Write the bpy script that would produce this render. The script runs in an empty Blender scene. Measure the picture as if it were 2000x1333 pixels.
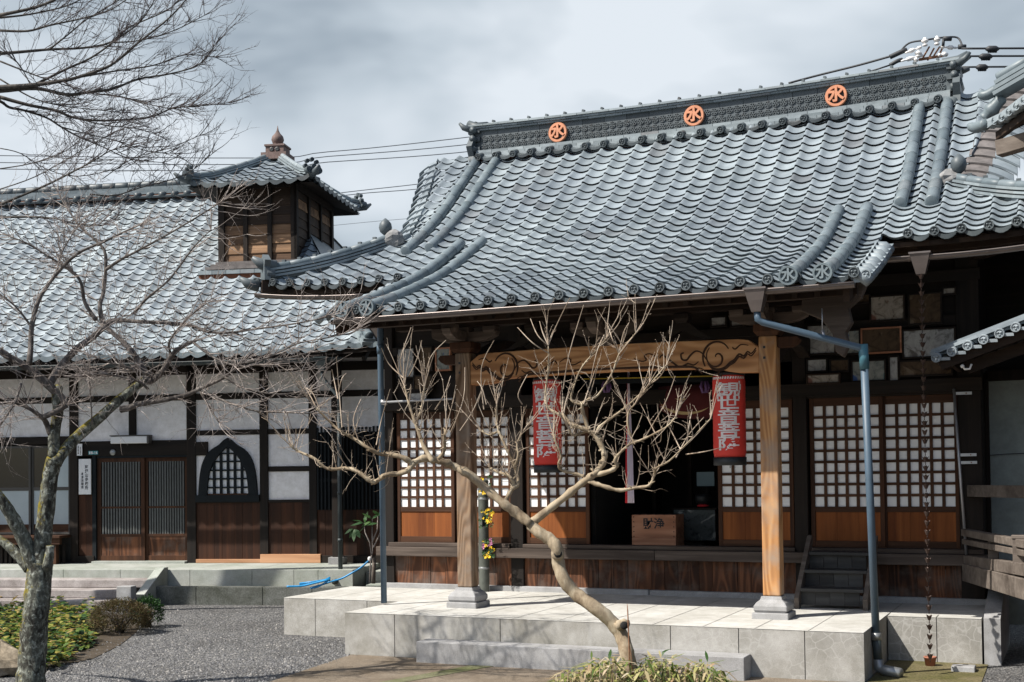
import bpy, bmesh, math, random
from math import sin, cos, pi, radians, sqrt, atan2, floor
from mathutils import Vector, Matrix
R = random.Random(11)
scene = bpy.context.scene
COL = scene.collection

# ------------------------------------------------------------------ camera
FOC, CAMH = 2460.0, 2.0
PITCH, ROLL, YAW = radians(1.5), radians(.7), radians(24.2)
PPX, PPY = 1000.0, 861.0
fw0 = Vector((-sin(YAW), cos(YAW), 0)); rt0 = Vector((cos(YAW), sin(YAW), 0)); Z = Vector((0, 0, 1))
FW = fw0*cos(PITCH)+Z*sin(PITCH); up1 = -fw0*sin(PITCH)+Z*cos(PITCH)
RT = rt0*cos(ROLL)-up1*sin(ROLL); UP = rt0*sin(ROLL)+up1*cos(ROLL)
CAM = Vector((0, 0, CAMH))
cd = bpy.data.cameras.new('camera'); cam = bpy.data.objects.new('camera', cd); COL.objects.link(cam)
cd.sensor_width = 36; cd.lens = FOC/2000*36; cd.shift_y = (PPY-666.5)/2000
cd.clip_start = .1; cd.clip_end = 500
cam.matrix_world = Matrix(((RT.x, UP.x, -FW.x, 0), (RT.y, UP.y, -FW.y, 0), (RT.z, UP.z, -FW.z, CAMH), (0, 0, 0, 1)))
scene.camera = cam

# ------------------------------------------------------------------ sky, sun, exposure
SUN = Vector((-.95, -1.0, 1.6)).normalized()
EL = math.asin(SUN.z); AZ = atan2(SUN.x, SUN.y)
world = bpy.data.worlds.new("World"); scene.world = world; world.use_nodes = True
nt = world.node_tree; N = nt.nodes; N.clear()
out = N.new('ShaderNodeOutputWorld'); bg = N.new('ShaderNodeBackground'); bg.inputs['Strength'].default_value = .1
sky = N.new('ShaderNodeTexSky'); sky.sky_type = 'NISHITA'; sky.sun_disc = False
sky.sun_elevation = EL; sky.sun_rotation = AZ; sky.dust_density = 2.0; sky.air_density = 1.0
tc = N.new('ShaderNodeTexCoord'); mp = N.new('ShaderNodeMapping'); mp.inputs['Scale'].default_value = (1.0, 1.0, 2.2)
mp.inputs['Rotation'].default_value = (0, radians(12), 0)
nz = N.new('ShaderNodeTexNoise'); nz.inputs['Scale'].default_value = 3.6; nz.inputs['Detail'].default_value = 4; nz.inputs['Roughness'].default_value = .5
nz.inputs['Distortion'].default_value = .25
rmp = N.new('ShaderNodeValToRGB')
e = rmp.color_ramp.elements
e[0].position = .37; e[0].color = (2.35, 2.8, 3.25, 1)
e[1].position = .62; e[1].color = (5.3, 5.7, 6.1, 1)
m = e.new(.48); m.color = (3.7, 4.2, 4.65, 1)
mix = N.new('ShaderNodeMix'); mix.data_type = 'RGBA'; mix.inputs['Factor'].default_value = .93
L = nt.links.new
# broken cloud ahead, clear blue sky behind the viewer where the sun stands
dp = N.new('ShaderNodeVectorMath'); dp.operation = 'DOT_PRODUCT'; dp.inputs[1].default_value = (-.45, .85, .1)
L(tc.outputs['Generated'], dp.inputs[0]); mr = N.new('ShaderNodeMapRange'); mr.interpolation_type = 'SMOOTHSTEP'
mr.inputs['From Min'].default_value = -.15; mr.inputs['From Max'].default_value = .55; mr.inputs['To Min'].default_value = .0; mr.inputs['To Max'].default_value = .95
L(dp.outputs['Value'], mr.inputs['Value']); L(mr.outputs[0], mix.inputs['Factor'])
L(tc.outputs['Generated'], mp.inputs['Vector']); L(mp.outputs[0], nz.inputs['Vector']); L(nz.outputs['Fac'], rmp.inputs[0])
dim = N.new('ShaderNodeMix'); dim.data_type = 'RGBA'; dim.blend_type = 'MULTIPLY'; dim.inputs['Factor'].default_value = 1; dim.inputs['B'].default_value = (.86, .88, .88, 1)
L(sky.outputs[0], dim.inputs['A']); L(dim.outputs['Result'], mix.inputs['A']); L(rmp.outputs[0], mix.inputs['B']); L(mix.outputs['Result'], bg.inputs[0]); L(bg.outputs[0], out.inputs[0])
sd = bpy.data.lights.new('sun', 'SUN'); sd.energy = 5.0; sd.angle = radians(.5); sd.color = (1, .95, .87)
so = bpy.data.objects.new('sun', sd); COL.objects.link(so); so.location = (-20, -20, 30)
so.rotation_euler = SUN.to_track_quat('Z', 'Y').to_euler()
vs = scene.view_settings; vs.view_transform = 'Standard'; vs.look = 'None'; vs.gamma = 1; vs.exposure = .6

# ------------------------------------------------------------------ pixel helpers (photo pixels at a stated real distance)
def ray(x, y): return FW+RT*((x-PPX)/FOC)-UP*((y-PPY)/FOC)
def wy(x, y, Y): d = ray(x, y); return CAM+d*(Y/d.y)          # on the plane Y = const
def wz(x, y, z): d = ray(x, y); return CAM+d*((z-CAMH)/d.z)   # on a level z
def at(x, y, dist): return CAM+ray(x, y)*(dist/ray(x, y).dot(fw0))
AL = radians(14.7); EU = Vector((cos(AL), sin(AL), 0)); EV = Vector((-sin(AL), cos(AL), 0))
def uvz(u, v, z): return EU*u+EV*v+Z*z

# ------------------------------------------------------------------ things and meshes
class Thing:
    def __init__(s, name, org, label, cat, ang=0.0, group=None, kind=None):
        o = bpy.data.objects.new(name, None); COL.objects.link(o); s.o = o
        s.org = Vector(org); s.ang = ang
        o.location = s.org if not ang else (EU*s.org.x+EV*s.org.y+Z*s.org.z); o.rotation_euler = (0, 0, ang)
        o.empty_display_size = .2
        tag(o, label, cat, group, kind)
def tag(o, label=None, cat=None, group=None, kind=None):
    if label: o['label'] = label
    if cat: o['category'] = cat
    if group: o['group'] = group
    if kind: o['kind'] = kind
    return o
class MB:
    def __init__(s): s.v = []; s.f = []; s.mi = []; s.sm = []
    def add(s, vs, fs, m=0, smooth=False):
        b = len(s.v); s.v += [tuple(v) for v in vs]
        for f in fs: s.f.append(tuple(b+i for i in f)); s.mi.append(m); s.sm.append(smooth)
    def box(s, x0, x1, y0, y1, z0, z1, m=0):
        s.add([(x0, y0, z0), (x1, y0, z0), (x1, y1, z0), (x0, y1, z0), (x0, y0, z1), (x1, y0, z1), (x1, y1, z1), (x0, y1, z1)],
              [(0, 3, 2, 1), (4, 5, 6, 7), (0, 1, 5, 4), (1, 2, 6, 5), (2, 3, 7, 6), (3, 0, 4, 7)], m)
    def beam(s, a, b, w, h, m=0, up=(0, 0, 1)):       # a bar of section w x h between two points
        a = Vector(a); b = Vector(b); d = (b-a).normalized(); u = Vector(up); sd = d.cross(u)
        if sd.length < 1e-4: sd = d.cross(Vector((0, 1, 0)))
        sd.normalize(); u = sd.cross(d).normalized(); sd *= w/2; u *= h/2
        vs = [p+i*sd+j*u for p in (a, b) for i, j in ((-1, -1), (1, -1), (1, 1), (-1, 1))]
        s.add(vs, [(0, 1, 2, 3), (7, 6, 5, 4), (0, 4, 5, 1), (1, 5, 6, 2), (2, 6, 7, 3), (3, 7, 4, 0)], m)
    def tube(s, pts, rad, n=8, m=0, cap=True, rough=0.0, smooth=True):
        P = [Vector(p) for p in pts]; k = len(P)
        if not isinstance(rad, (list, tuple)): rad = [rad]*k
        d0 = (P[1]-P[0]).normalized(); ref = Vector((0, 0, 1)) if abs(d0.z) < .9 else Vector((1, 0, 0))
        x = d0.cross(ref).normalized(); vs = []
        for i in range(k):
            d = (P[min(i+1, k-1)]-P[max(i-1, 0)])
            if d.length < 1e-9: d = d0.copy()
            d.normalize(); x = (x-d*x.dot(d)).normalized(); y = d.cross(x)
            for j in range(n):
                a = 2*pi*j/n; r = rad[i]*(1+(R.uniform(-rough, rough) if rough else 0))
                vs.append(P[i]+x*(r*cos(a))+y*(r*sin(a)))
        fs = [(i*n+j, i*n+(j+1) % n, (i+1)*n+(j+1) % n, (i+1)*n+j) for i in range(k-1) for j in range(n)]
        if cap: fs += [tuple(range(n-1, -1, -1)), tuple((k-1)*n+j for j in range(n))]
        s.add(vs, fs, m, smooth)
    def lathe(s, c, prof, n=16, m=0, ax=None, smooth=True):   # prof: (radius, height) up axis ax
        c = Vector(c); ax = Vector(ax or (0, 0, 1)).normalized()
        x = ax.cross(Vector((0, 1, 0)) if abs(ax.y) < .9 else Vector((1, 0, 0))).normalized(); y = ax.cross(x)
        vs = [c+ax*h+x*(r*cos(2*pi*j/n))+y*(r*sin(2*pi*j/n)) for r, h in prof for j in range(n)]
        k = len(prof); fs = [(i*n+j, i*n+(j+1) % n, (i+1)*n+(j+1) % n, (i+1)*n+j) for i in range(k-1) for j in range(n)]
        fs += [tuple(range(n-1, -1, -1)), tuple((k-1)*n+j for j in range(n))]
        s.add(vs, fs, m, smooth)
    def prism(s, poly, o, ax, ay, an, t, m=0):       # 2-D outline extruded by t along an
        o = Vector(o); ax = Vector(ax); ay = Vector(ay); an = Vector(an); n = len(poly)
        vs = [o+ax*p[0]+ay*p[1]+an*q for q in (0, t) for p in poly]
        s.add(vs, [tuple(range(n)), tuple(range(2*n-1, n-1, -1))]+[(i, (i+1) % n+0, (i+1) % n+n, i+n)[::-1] for i in range(n)], m)
    def grid(s, rows, m=0, smooth=True, flip=False):
        h = len(rows); w = len(rows[0]); vs = [p for r in rows for p in r]
        fs = [(i*w+j, i*w+j+1, (i+1)*w+j+1, (i+1)*w+j) for i in range(h-1) for j in range(w-1)]
        if flip: fs = [f[::-1] for f in fs]
        s.add(vs, fs, m, smooth)
    def build(s, name, mats, th=None, parent=None, bevel=0, fix=True, kind=None, label=None):
        me = bpy.data.meshes.new(name); org = th.org if th else Vector()
        me.from_pydata([(v[0]-org.x, v[1]-org.y, v[2]-org.z) for v in s.v], [], s.f)
        for mm in (mats if isinstance(mats, (list, tuple)) else [mats]): me.materials.append(mm)
        me.polygons.foreach_set('material_index', s.mi); me.polygons.foreach_set('use_smooth', s.sm)
        if fix:
            bm = bmesh.new(); bm.from_mesh(me); bmesh.ops.recalc_face_normals(bm, faces=bm.faces); bm.to_mesh(me); bm.free()
        me.update(); o = bpy.data.objects.new(name, me); COL.objects.link(o)
        if parent: o.parent = parent
        elif th: o.parent = th.o
        if bevel:
            b = o.modifiers.new('bevel', 'BEVEL'); b.width = bevel; b.segments = 2; b.limit_method = 'ANGLE'; b.angle_limit = radians(50)
        if kind: o['kind'] = kind
        if label: o['label'] = label
        return o
def text_mesh(txt, size, extr=.004, bold=0.0, vertical=False, line=1.0, squash=1.0):
    """glyph outlines as plain geometry in the xy plane, centred"""
    V, Fc = [], []
    rows = list(txt) if vertical else [txt]
    for i, t in enumerate(rows):
        cu = bpy.data.curves.new('glyph', 'FONT'); cu.body = t; cu.size = size; cu.extrude = extr; cu.offset = bold
        cu.align_x = 'CENTER'; cu.align_y = 'CENTER'; cu.resolution_u = 3
        o = bpy.data.objects.new('glyph', cu); COL.objects.link(o)
        dg = bpy.context.evaluated_depsgraph_get(); me = o.evaluated_get(dg).to_mesh()
        b = len(V); dy = -(i-(len(rows)-1)/2)*line
        V += [Vector((v.co.x, v.co.y*squash+dy, v.co.z)) for v in me.vertices]
        Fc += [tuple(b+k for k in p.vertices) for p in me.polygons]
        o.evaluated_get(dg).to_mesh_clear(); bpy.data.objects.remove(o); bpy.data.curves.remove(cu)
    return V, Fc
# ------------------------------------------------------------------ materials
def newmat(name, rough=.6, spec=.5, metal=0.0):
    m = bpy.data.materials.new(name); m.use_nodes = True; t = m.node_tree; b = t.nodes['Principled BSDF']
    b.inputs['Roughness'].default_value = rough; b.inputs['Metallic'].default_value = metal
    b.inputs['Specular IOR Level'].default_value = spec
    return m, t, b
def nd(t, typ, **kw):
    n = t.nodes.new(typ)
    for k, v in kw.items():
        if k in n.inputs: n.inputs[k].default_value = v
        else: setattr(n, k, v)
    return n
def ramp(t, src, stops):
    r = t.nodes.new('ShaderNodeValToRGB'); e = r.color_ramp.elements
    while len(e) < len(stops): e.new(.5)
    for i, (p, c) in enumerate(stops): e[i].position = p; e[i].color = (*c, 1)
    t.links.new(src, r.inputs[0]); return r.outputs[0]
def coords(t, scale=(1, 1, 1), island=True):
    tc = nd(t, 'ShaderNodeTexCoord'); mp = nd(t, 'ShaderNodeMapping'); mp.inputs['Scale'].default_value = scale
    t.links.new(tc.outputs['Object'], mp.inputs['Vector']); o = mp.outputs[0]; rnd = None
    g = nd(t, 'ShaderNodeNewGeometry'); rnd = g.outputs['Random Per Island']
    if island:
        mul = nd(t, 'ShaderNodeVectorMath', operation='MULTIPLY_ADD'); cx = nd(t, 'ShaderNodeCombineXYZ')
        for i in range(3): t.links.new(rnd, cx.inputs[i])
        t.links.new(cx.outputs[0], mul.inputs[0]); mul.inputs[1].default_value = (37, 53, 71); t.links.new(o, mul.inputs[2]); o = mul.outputs[0]
    return o, rnd
def noise(t, vec, scale, detail=4, rough=.6, dist=0.0):
    n = nd(t, 'ShaderNodeTexNoise'); n.inputs['Scale'].default_value = scale; n.inputs['Detail'].default_value = detail
    n.inputs['Roughness'].default_value = rough; n.inputs['Distortion'].default_value = dist
    t.links.new(vec, n.inputs['Vector']); return n.outputs['Fac']
def mixc(t, fac, a, b, mode='MIX'):
    n = nd(t, 'ShaderNodeMix'); n.data_type = 'RGBA'; n.blend_type = mode
    for s, k in ((fac, 'Factor'), (a, 'A'), (b, 'B')):
        if isinstance(s, (int, float)): n.inputs[k].default_value = s
        elif isinstance(s, tuple): n.inputs[k].default_value = (*s, 1)
        else: t.links.new(s, n.inputs[k])
    return n.outputs['Result']
def math_(t, op, a, b=None, c=None):
    n = nd(t, 'ShaderNodeMath', operation=op)
    for i, s in enumerate((a, b, c)):
        if s is None: continue
        if isinstance(s, (int, float)): n.inputs[i].default_value = s
        else: t.links.new(s, n.inputs[i])
    return n.outputs[0]
def bump(t, b, h, strength=.3, dist=.01):
    n = nd(t, 'ShaderNodeBump'); n.inputs['Strength'].default_value = strength; n.inputs['Distance'].default_value = dist
    t.links.new(h, n.inputs['Height']); t.links.new(n.outputs[0], b.inputs['Normal'])
def mul(c, k): return tuple(x*k for x in c)
def wood(name, dark, mid, light, axis='z', rough=.75, var=.35, bstr=.35, rings=0.0, gscale=14, weather=None):
    """timber: fibres stretched along axis, per-board variation, optional ring figure and grey weathering"""
    m, t, b = newmat(name, rough, .25); s = [1, 1, 1]; s['xyz'.index(axis)] = .055
    v, rnd = coords(t, tuple(s)); f = noise(t, v, gscale, 6, .62, .3); f2 = noise(t, v, gscale*.22, 3, .5)
    src = f
    if rings:
        s2 = [1, 1, 1]; s2['xyz'.index(axis)] = .16; v2, _ = coords(t, tuple(s2))
        big = noise(t, v2, 2.6, 2, .45); ph = math_(t, 'MULTIPLY', big, 17.0 if axis == 'z' else 13.0)
        sn = math_(t, 'MULTIPLY_ADD', math_(t, 'SINE', math_(t, 'MULTIPLY', ph, 6.283)), .5, .5)
        src = mixc(t, rings, f, sn)
    c = ramp(t, src, [(.28, dark), (.5, mid), (.74, light)])
    c = mixc(t, .45, c, ramp(t, f2, [(.3, mul(dark, 1.0)), (.7, light)]))
    k = math_(t, 'MULTIPLY_ADD', rnd, var, 1-var*.5)
    cx = nd(t, 'ShaderNodeCombineXYZ'); [t.links.new(k, cx.inputs[i]) for i in range(3)]
    c = mixc(t, 1.0, c, cx.outputs[0], 'MULTIPLY')
    if weather:
        tc = nd(t, 'ShaderNodeTexCoord'); w2 = noise(t, tc.outputs['Object'], 2.3, 5, .65)
        c = mixc(t, ramp(t, w2, [(.46, (0, 0, 0)), (.66, (.75,)*3)]), c, weather)
    t.links.new(c, b.inputs['Base Color']); bump(t, b, src, bstr, .006); return m
def plain(name, col, rough=.6, var=.18, scale=9, metal=0.0, spec=.5, bstr=.12, isl=.15, detail=5):
    m, t, b = newmat(name, rough, spec, metal); v, rnd = coords(t); f = noise(t, v, scale, detail, .6)
    c = ramp(t, f, [(.3, mul(col, 1-var)), (.7, mul(col, 1+var))])
    k = math_(t, 'MULTIPLY_ADD', rnd, isl, 1-isl*.5); cx = nd(t, 'ShaderNodeCombineXYZ'); [t.links.new(k, cx.inputs[i]) for i in range(3)]
    c = mixc(t, 1.0, c, cx.outputs[0], 'MULTIPLY'); t.links.new(c, b.inputs['Base Color'])
    if bstr: bump(t, b, noise(t, v, scale*4, 3), bstr, .004)
    return m
def tilemat(name, a, bcol, c3, rough=.33):
    m, t, b = newmat(name, rough, .45); v, rnd = coords(t); tc = nd(t, 'ShaderNodeTexCoord')
    c = ramp(t, rnd, [(0.0, a), (.55, bcol), (.93, mul(bcol, 1.15)), (1.0, c3)])
    f = noise(t, v, 5, 6, .65); st = noise(t, tc.outputs['Object'], .8, 4, .6)
    c = mixc(t, 1.0, c, ramp(t, f, [(.3, (.78, .8, .8)), (.7, (1.12, 1.12, 1.12))]), 'MULTIPLY')
    c = mixc(t, 1.0, c, ramp(t, st, [(.35, (.82, .83, .86)), (.65, (1.1, 1.1, 1.08))]), 'MULTIPLY')
    g = noise(t, tc.outputs['Object'], 33, 3, .7)
    c = mixc(t, ramp(t, g, [(.63, (0, 0, 0)), (.74, (.55,)*3)]), c, (.16, .165, .15))
    t.links.new(c, b.inputs['Base Color'])
    r = nd(t, 'ShaderNodeMapRange'); t.links.new(f, r.inputs['Value']); r.inputs['To Min'].default_value = rough-.08; r.inputs['To Max'].default_value = rough+.2
    t.links.new(r.outputs[0], b.inputs['Roughness']); bump(t, b, f, .08, .006); return m
def concrete(name, col, cracks=False, speck=.25, stain=(.55, .52, .46), sscale=170):
    m, t, b = newmat(name, .88, .25); tc = nd(t, 'ShaderNodeTexCoord'); v = tc.outputs['Object']
    f = noise(t, v, sscale, 2, .6); g = noise(t, v, 1.6, 6, .68); g2 = noise(t, v, 7, 5, .7)
    c = ramp(t, f, [(.3, mul(col, 1-speck)), (.7, mul(col, 1+speck))])
    c = mixc(t, 1.0, c, ramp(t, g, [(.36, stain), (.62, (1, 1, 1))]), 'MULTIPLY')
    c = mixc(t, 1.0, c, ramp(t, g2, [(.3, (.82, .81, .79)), (.65, (1.06, 1.06, 1.06))]), 'MULTIPLY')
    if cracks:
        dn = nd(t, 'ShaderNodeTexNoise'); dn.inputs['Scale'].default_value = 6; t.links.new(v, dn.inputs['Vector'])
        vm = nd(t, 'ShaderNodeVectorMath', operation='MULTIPLY_ADD'); vm.inputs[1].default_value = (.12, .12, .12)
        t.links.new(dn.outputs['Color'], vm.inputs[0]); t.links.new(v, vm.inputs[2])
        vo = nd(t, 'ShaderNodeTexVoronoi'); vo.feature = 'DISTANCE_TO_EDGE'; vo.inputs['Scale'].default_value = 9.5
        t.links.new(vm.outputs[0], vo.inputs['Vector'])
        ln = ramp(t, vo.outputs['Distance'], [(.0, (1, 1, 1)), (.075, (0, 0, 0))])
        sx = nd(t, 'ShaderNodeSeparateXYZ'); t.links.new(v, sx.inputs[0])
        px = nd(t, 'ShaderNodeMapRange'); t.links.new(sx.outputs[0], px.inputs['Value']); px.inputs['From Min'].default_value = cracks[0]; px.inputs['From Max'].default_value = cracks[1]
        k = math_(t, 'MULTIPLY', px.outputs[0], ramp(t, noise(t, v, 2.6, 3), [(.4, (.1,)*3), (.56, (1, 1, 1))]))
        c = mixc(t, math_(t, 'MULTIPLY', math_(t, 'MULTIPLY', ln, k), .5), c, (.56, .55, .52))
        c = mixc(t, math_(t, 'MULTIPLY', k, .35), c, mul(col, .66))
    t.links.new(c, b.inputs['Base Color']); bump(t, b, f, .25, .004); return m

M = {}
M['tile'] = tilemat('glazed_roof_tile', (.165, .194, .216), (.222, .256, .281), (.145, .158, .172), .48)
M['tile2'] = tilemat('pale_roof_tile', (.215, .247, .27), (.285, .322, .348), (.21, .228, .245), .54)
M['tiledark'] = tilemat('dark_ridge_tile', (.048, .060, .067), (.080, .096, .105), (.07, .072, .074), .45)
M['tileround'] = tilemat('round_roof_tile', (.105, .135, .152), (.145, .176, .194), (.125, .135, .142), .44)
M['tileold'] = plain('unglazed_old_tile', (.125, .112, .108), .8, .35, 8)
M['noshi'] = tilemat('ridge_course_tile', (.15, .18, .195), (.24, .275, .292), (.18, .18, .185), .45)
M['mud'] = plain('red_clay_bedding', (.16, .06, .03), .95, .3, 12)
M['mortar'] = plain('grey_lime_mortar', (.19, .19, .19), .95, .35, 14, bstr=.6)
M['orange'] = plain('copper_orange_crest', (.52, .215, .115), .6, .15, 10)
M['reddish'] = plain('weathered_terracotta', (.145, .10, .088), .85, .3, 14)
M['verd'] = plain('verdigris_copper', (.30, .42, .34), .7, .2, 10)
M['w_dark'] = wood('dark_old_timber', (.005, .004, .0036), (.012, .0086, .0068), (.032, .022, .016), 'z')
M['w_darkx'] = wood('dark_old_timber_level', (.005, .004, .0036), (.012, .0086, .0068), (.034, .024, .017), 'x')
M['w_darky'] = wood('dark_old_timber_deep', (.008, .006, .005), (.018, .012, .009), (.04, .027, .018), 'y')
M['w_soff'] = wood('eave_timber', (.009, .006, .0042), (.02, .012, .008), (.045, .027, .017), 'y')
M['w_soffx'] = wood('eave_timber_level', (.010, .006, .0042), (.022, .0135, .009), (.065, .039, .024), 'x')
M['w_orange'] = wood('orange_brown_board', (.075, .020, .006), (.18, .052, .012), (.33, .11, .028), 'z', var=.25, bstr=.2)
M['w_frame'] = wood('brown_door_timber', (.018, .008, .0045), (.048, .019, .0085), (.11, .046, .021), 'z', var=.25)
M['w_framex'] = wood('brown_door_rail', (.018, .008, .0045), (.048, .020, .0095), (.115, .053, .027), 'x', var=.25)
M['w_col'] = wood('bright_cypress_column', (.22, .085, .025), (.41, .18, .062), (.58, .33, .15), 'z', var=.05, bstr=.25, rings=.38, gscale=8, weather=(.30, .24, .19))
M['w_colold'] = wood('greyed_cypress_column', (.12, .07, .038), (.27, .165, .10), (.44, .31, .20), 'z', var=.05, bstr=.4, rings=.38, gscale=8, weather=(.20, .165, .135))
M['w_beam'] = wood('cypress_beam', (.23, .09, .032), (.43, .195, .075), (.62, .34, .16), 'x', var=.05, bstr=.25, rings=.4, gscale=8)
M['w_sill'] = wood('grey_weathered_sill', (.025, .018, .014), (.065, .048, .039), (.19, .15, .125), 'x', bstr=.8)
M['w_plank'] = wood('weathered_skirt_plank', (.012, .006, .0045), (.048, .019, .010), (.21, .085, .040), 'z', bstr=.9, rings=.3, var=.6, gscale=11, weather=(.12, .095, .08))
M['w_wains'] = wood('dark_wainscot_board', (.009, .0048, .0036), (.026, .011, .006), (.085, .031, .014), 'z', bstr=.3, var=.4)
M['w_box'] = wood('reddish_box_timber', (.19, .075, .04), (.36, .16, .09), (.5, .26, .16), 'x', bstr=.2, rings=.3, var=.1)
M['w_bare'] = wood('new_bare_board', (.30, .13, .06), (.48, .25, .13), (.60, .38, .24), 'x', bstr=.3)
M['w_turret'] = wood('dark_turret_board', (.012, .008, .006), (.028, .018, .013), (.085, .052, .033), 'x', bstr=.7, var=.6)  # dark boards, upper front and most of the right face
M['w_turret2'] = wood('tan_turret_board', (.03, .018, .012), (.12, .066, .037), (.38, .23, .13), 'x', bstr=.8, var=.9)  # tan boards, low on the front and one right course
M['w_grey'] = wood('silver_grey_timber', (.05, .039, .032), (.115, .092, .077), (.24, .205, .175), 'x', bstr=.5)
M['w_stairs'] = wood('blackened_stair_board', (.018, .017, .016), (.045, .044, .043), (.10, .10, .098), 'x', bstr=.5)
M['carve'] = plain('groove_shade_colour', (.045, .018, .007), .9, .2, 20)  # dark colour that paints the shade of the beam's scroll grooves
M['black'] = plain('black_lacquer_wood', (.012, .014, .016), .55, .2, 10)
M['slate_black'] = plain('blackened_blue_wood', (.007, .010, .0125), .75, .25, 10, spec=.25)
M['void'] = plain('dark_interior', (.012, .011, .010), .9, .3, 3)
M['paper'] = plain('shoji_paper', (.80, .80, .80), .9, .03, 3, bstr=0, isl=.12)
M['plaster'] = concrete('white_plaster', (.90, .875, .88), False, .02, (.94, .93, .93), 40)
M['greywall'] = concrete('grey_painted_wall', (.30, .345, .34), False, .03, (.85, .86, .86), 40)
M['stone'] = concrete('pale_granite_slab', (.40, .39, .37), (-.2, 2.6), .24, (.60, .59, .55))
M['stonetop'] = concrete('pale_granite_paving', (.53, .525, .50), False, .14, (.78, .77, .75))
M['stone_g'] = concrete('grey_dressed_stone', (.34, .34, .345), False, .22, (.74, .73, .72))
M['stone_green'] = concrete('green_tuff', (.385, .40, .375), False, .10, (.74, .78, .73), 60)
M['stone_dark'] = concrete('mossy_dark_curb', (.15, .155, .145), False, .3, (.42, .44, .38), 40)
M['stone_step'] = concrete('worn_step_stone', (.40, .37, .36), False, .2, (.52, .49, .48), 50)
M['joint'] = plain('dark_joint', (.10, .10, .095), .95, .2, 30)
M['pipe'] = plain('blue_grey_pipe', (.06, .097, .137), .5, .12, 6, spec=.5, bstr=0)
M['pipe2'] = plain('teal_pipe_coupling', (.055, .16, .205), .5, .15, 8, bstr=0)
M['gut'] = plain('brown_metal_gutter', (.16, .135, .125), .36, .15, 5, metal=.55, bstr=0)
M['gutdark'] = plain('dark_green_gutter', (.03, .04, .042), .5, .2, 6, bstr=0)
M['chain'] = plain('aged_copper_chain', (.075, .05, .042), .5, .3, 20, metal=.6)
M['terra'] = plain('terracotta_pot', (.30, .12, .075), .85, .2, 18)
M['steel'] = plain('galvanised_steel', (.42, .42, .43), .42, .12, 8, metal=.7, bstr=0)
M['white'] = plain('white_enamel', (.78, .78, .79), .5, .05, 6, bstr=0)
M['ink'] = plain('black_ink', (.018, .018, .02), .8, .1, 10, bstr=0)
M['red'] = plain('red_lantern_paper', (.62, .042, .028), .7, .1, 5, bstr=.1)
M['cream'] = plain('cream_lettering', (.74, .68, .66), .8, .1, 8, bstr=0)
M['redcloth'] = plain('red_cloth', (.58, .02, .03), .85, .1, 8)
M['mauve'] = plain('pale_mauve_cloth', (.52, .45, .52), .85, .06, 8)
M['maroon'] = plain('maroon_curtain', (.075, .008, .009), .9, .2, 5)
M['gold'] = plain('dull_gold_cloth', (.50, .36, .17), .8, .1, 8)
M['yellow'] = plain('yellow_rail', (.75, .55, .05), .5, .1, 8, bstr=0)
M['purple'] = plain('purple_tassel', (.10, .05, .13), .9, .2, 12)
M['bamboo'] = plain('grey_green_pipe', (.075, .082, .07), .45, .25, 7)
M['zinc'] = plain('tarnished_band', (.30, .31, .31), .4, .1, 8, metal=.6, bstr=0)
M['porc'] = plain('white_porcelain', (.80, .77, .74), .25, .06, 8, bstr=0)
M['cable'] = plain('black_cable', (.022, .024, .028), .6, .1, 5, bstr=0)
M['farcable'] = plain('far_cable', (.10, .115, .135), .7, .1, 5, bstr=0)
M['rust'] = plain('rusty_bracket', (.22, .10, .05), .85, .3, 20)
M['hose'] = plain('blue_hose', (.015, .24, .52), .4, .12, 10, bstr=0)
M['teal_plate'] = plain('teal_plate', (.02, .22, .25), .5, .1, 8, bstr=0)
M['glass'] = plain('dark_window_glass', (.012, .014, .016), .12, .2, 2, spec=.6, bstr=0)
M['frost'] = plain('frosted_glass', (.40, .46, .48), .5, .05, 4, bstr=0)
M['alu'] = plain('bronze_window_frame', (.055, .05, .045), .5, .1, 6, bstr=0)
M['pale_panel'] = plain('pale_screen_sheet', (.22, .32, .36), .6, .05, 4, bstr=0)  # plain pale blue-grey sheet colour
M['leaf_y'] = plain('yellow_petals', (.75, .48, .01), .7, .25, 20, bstr=0)
M['leaf_m'] = plain('mauve_petals', (.42, .14, .28), .7, .25, 20, bstr=0)
M['slat'] = plain('grey_door_slat', (.085, .09, .088), .7, .2, 10)
def leafmat(name, cols, rough=.55, trans=.25):
    m, t, b = newmat(name, rough, .4); g = nd(t, 'ShaderNodeNewGeometry')
    n = len(cols); c = ramp(t, g.outputs['Random Per Island'], [(i/(n-1), x) for i, x in enumerate(cols)])
    t.links.new(c, b.inputs['Base Color'])
    b.inputs['Subsurface Weight'].default_value = 0.0
    tr = nd(t, 'ShaderNodeBsdfTranslucent'); t.links.new(c, tr.inputs['Color']); ms = nd(t, 'ShaderNodeMixShader'); ms.inputs[0].default_value = trans
    o = t.nodes['Material Output']; t.links.new(b.outputs[0], ms.inputs[1]); t.links.new(tr.outputs[0], ms.inputs[2]); t.links.new(ms.outputs[0], o.inputs[0])
    return m
M['leaf_cover'] = leafmat('ground_cover_leaf', [(.010, .035, .009), (.02, .065, .011), (.045, .105, .014), (.14, .18, .02), (.30, .26, .05), (.30, .19, .07)])
M['leaf_bamboo'] = leafmat('bamboo_grass_leaf', [(.03, .075, .015), (.12, .17, .035), (.30, .30, .09), (.42, .36, .20), (.33, .22, .13), (.50, .44, .32)])
M['leaf_shrub'] = leafmat('bronze_shrub_leaf', [(.035, .028, .012), (.09, .065, .028), (.15, .10, .05), (.07, .075, .02), (.22, .17, .09)])
M['leaf_green'] = leafmat('evergreen_leaf', [(.010, .035, .010), (.022, .07, .016), (.05, .11, .025)])
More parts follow.
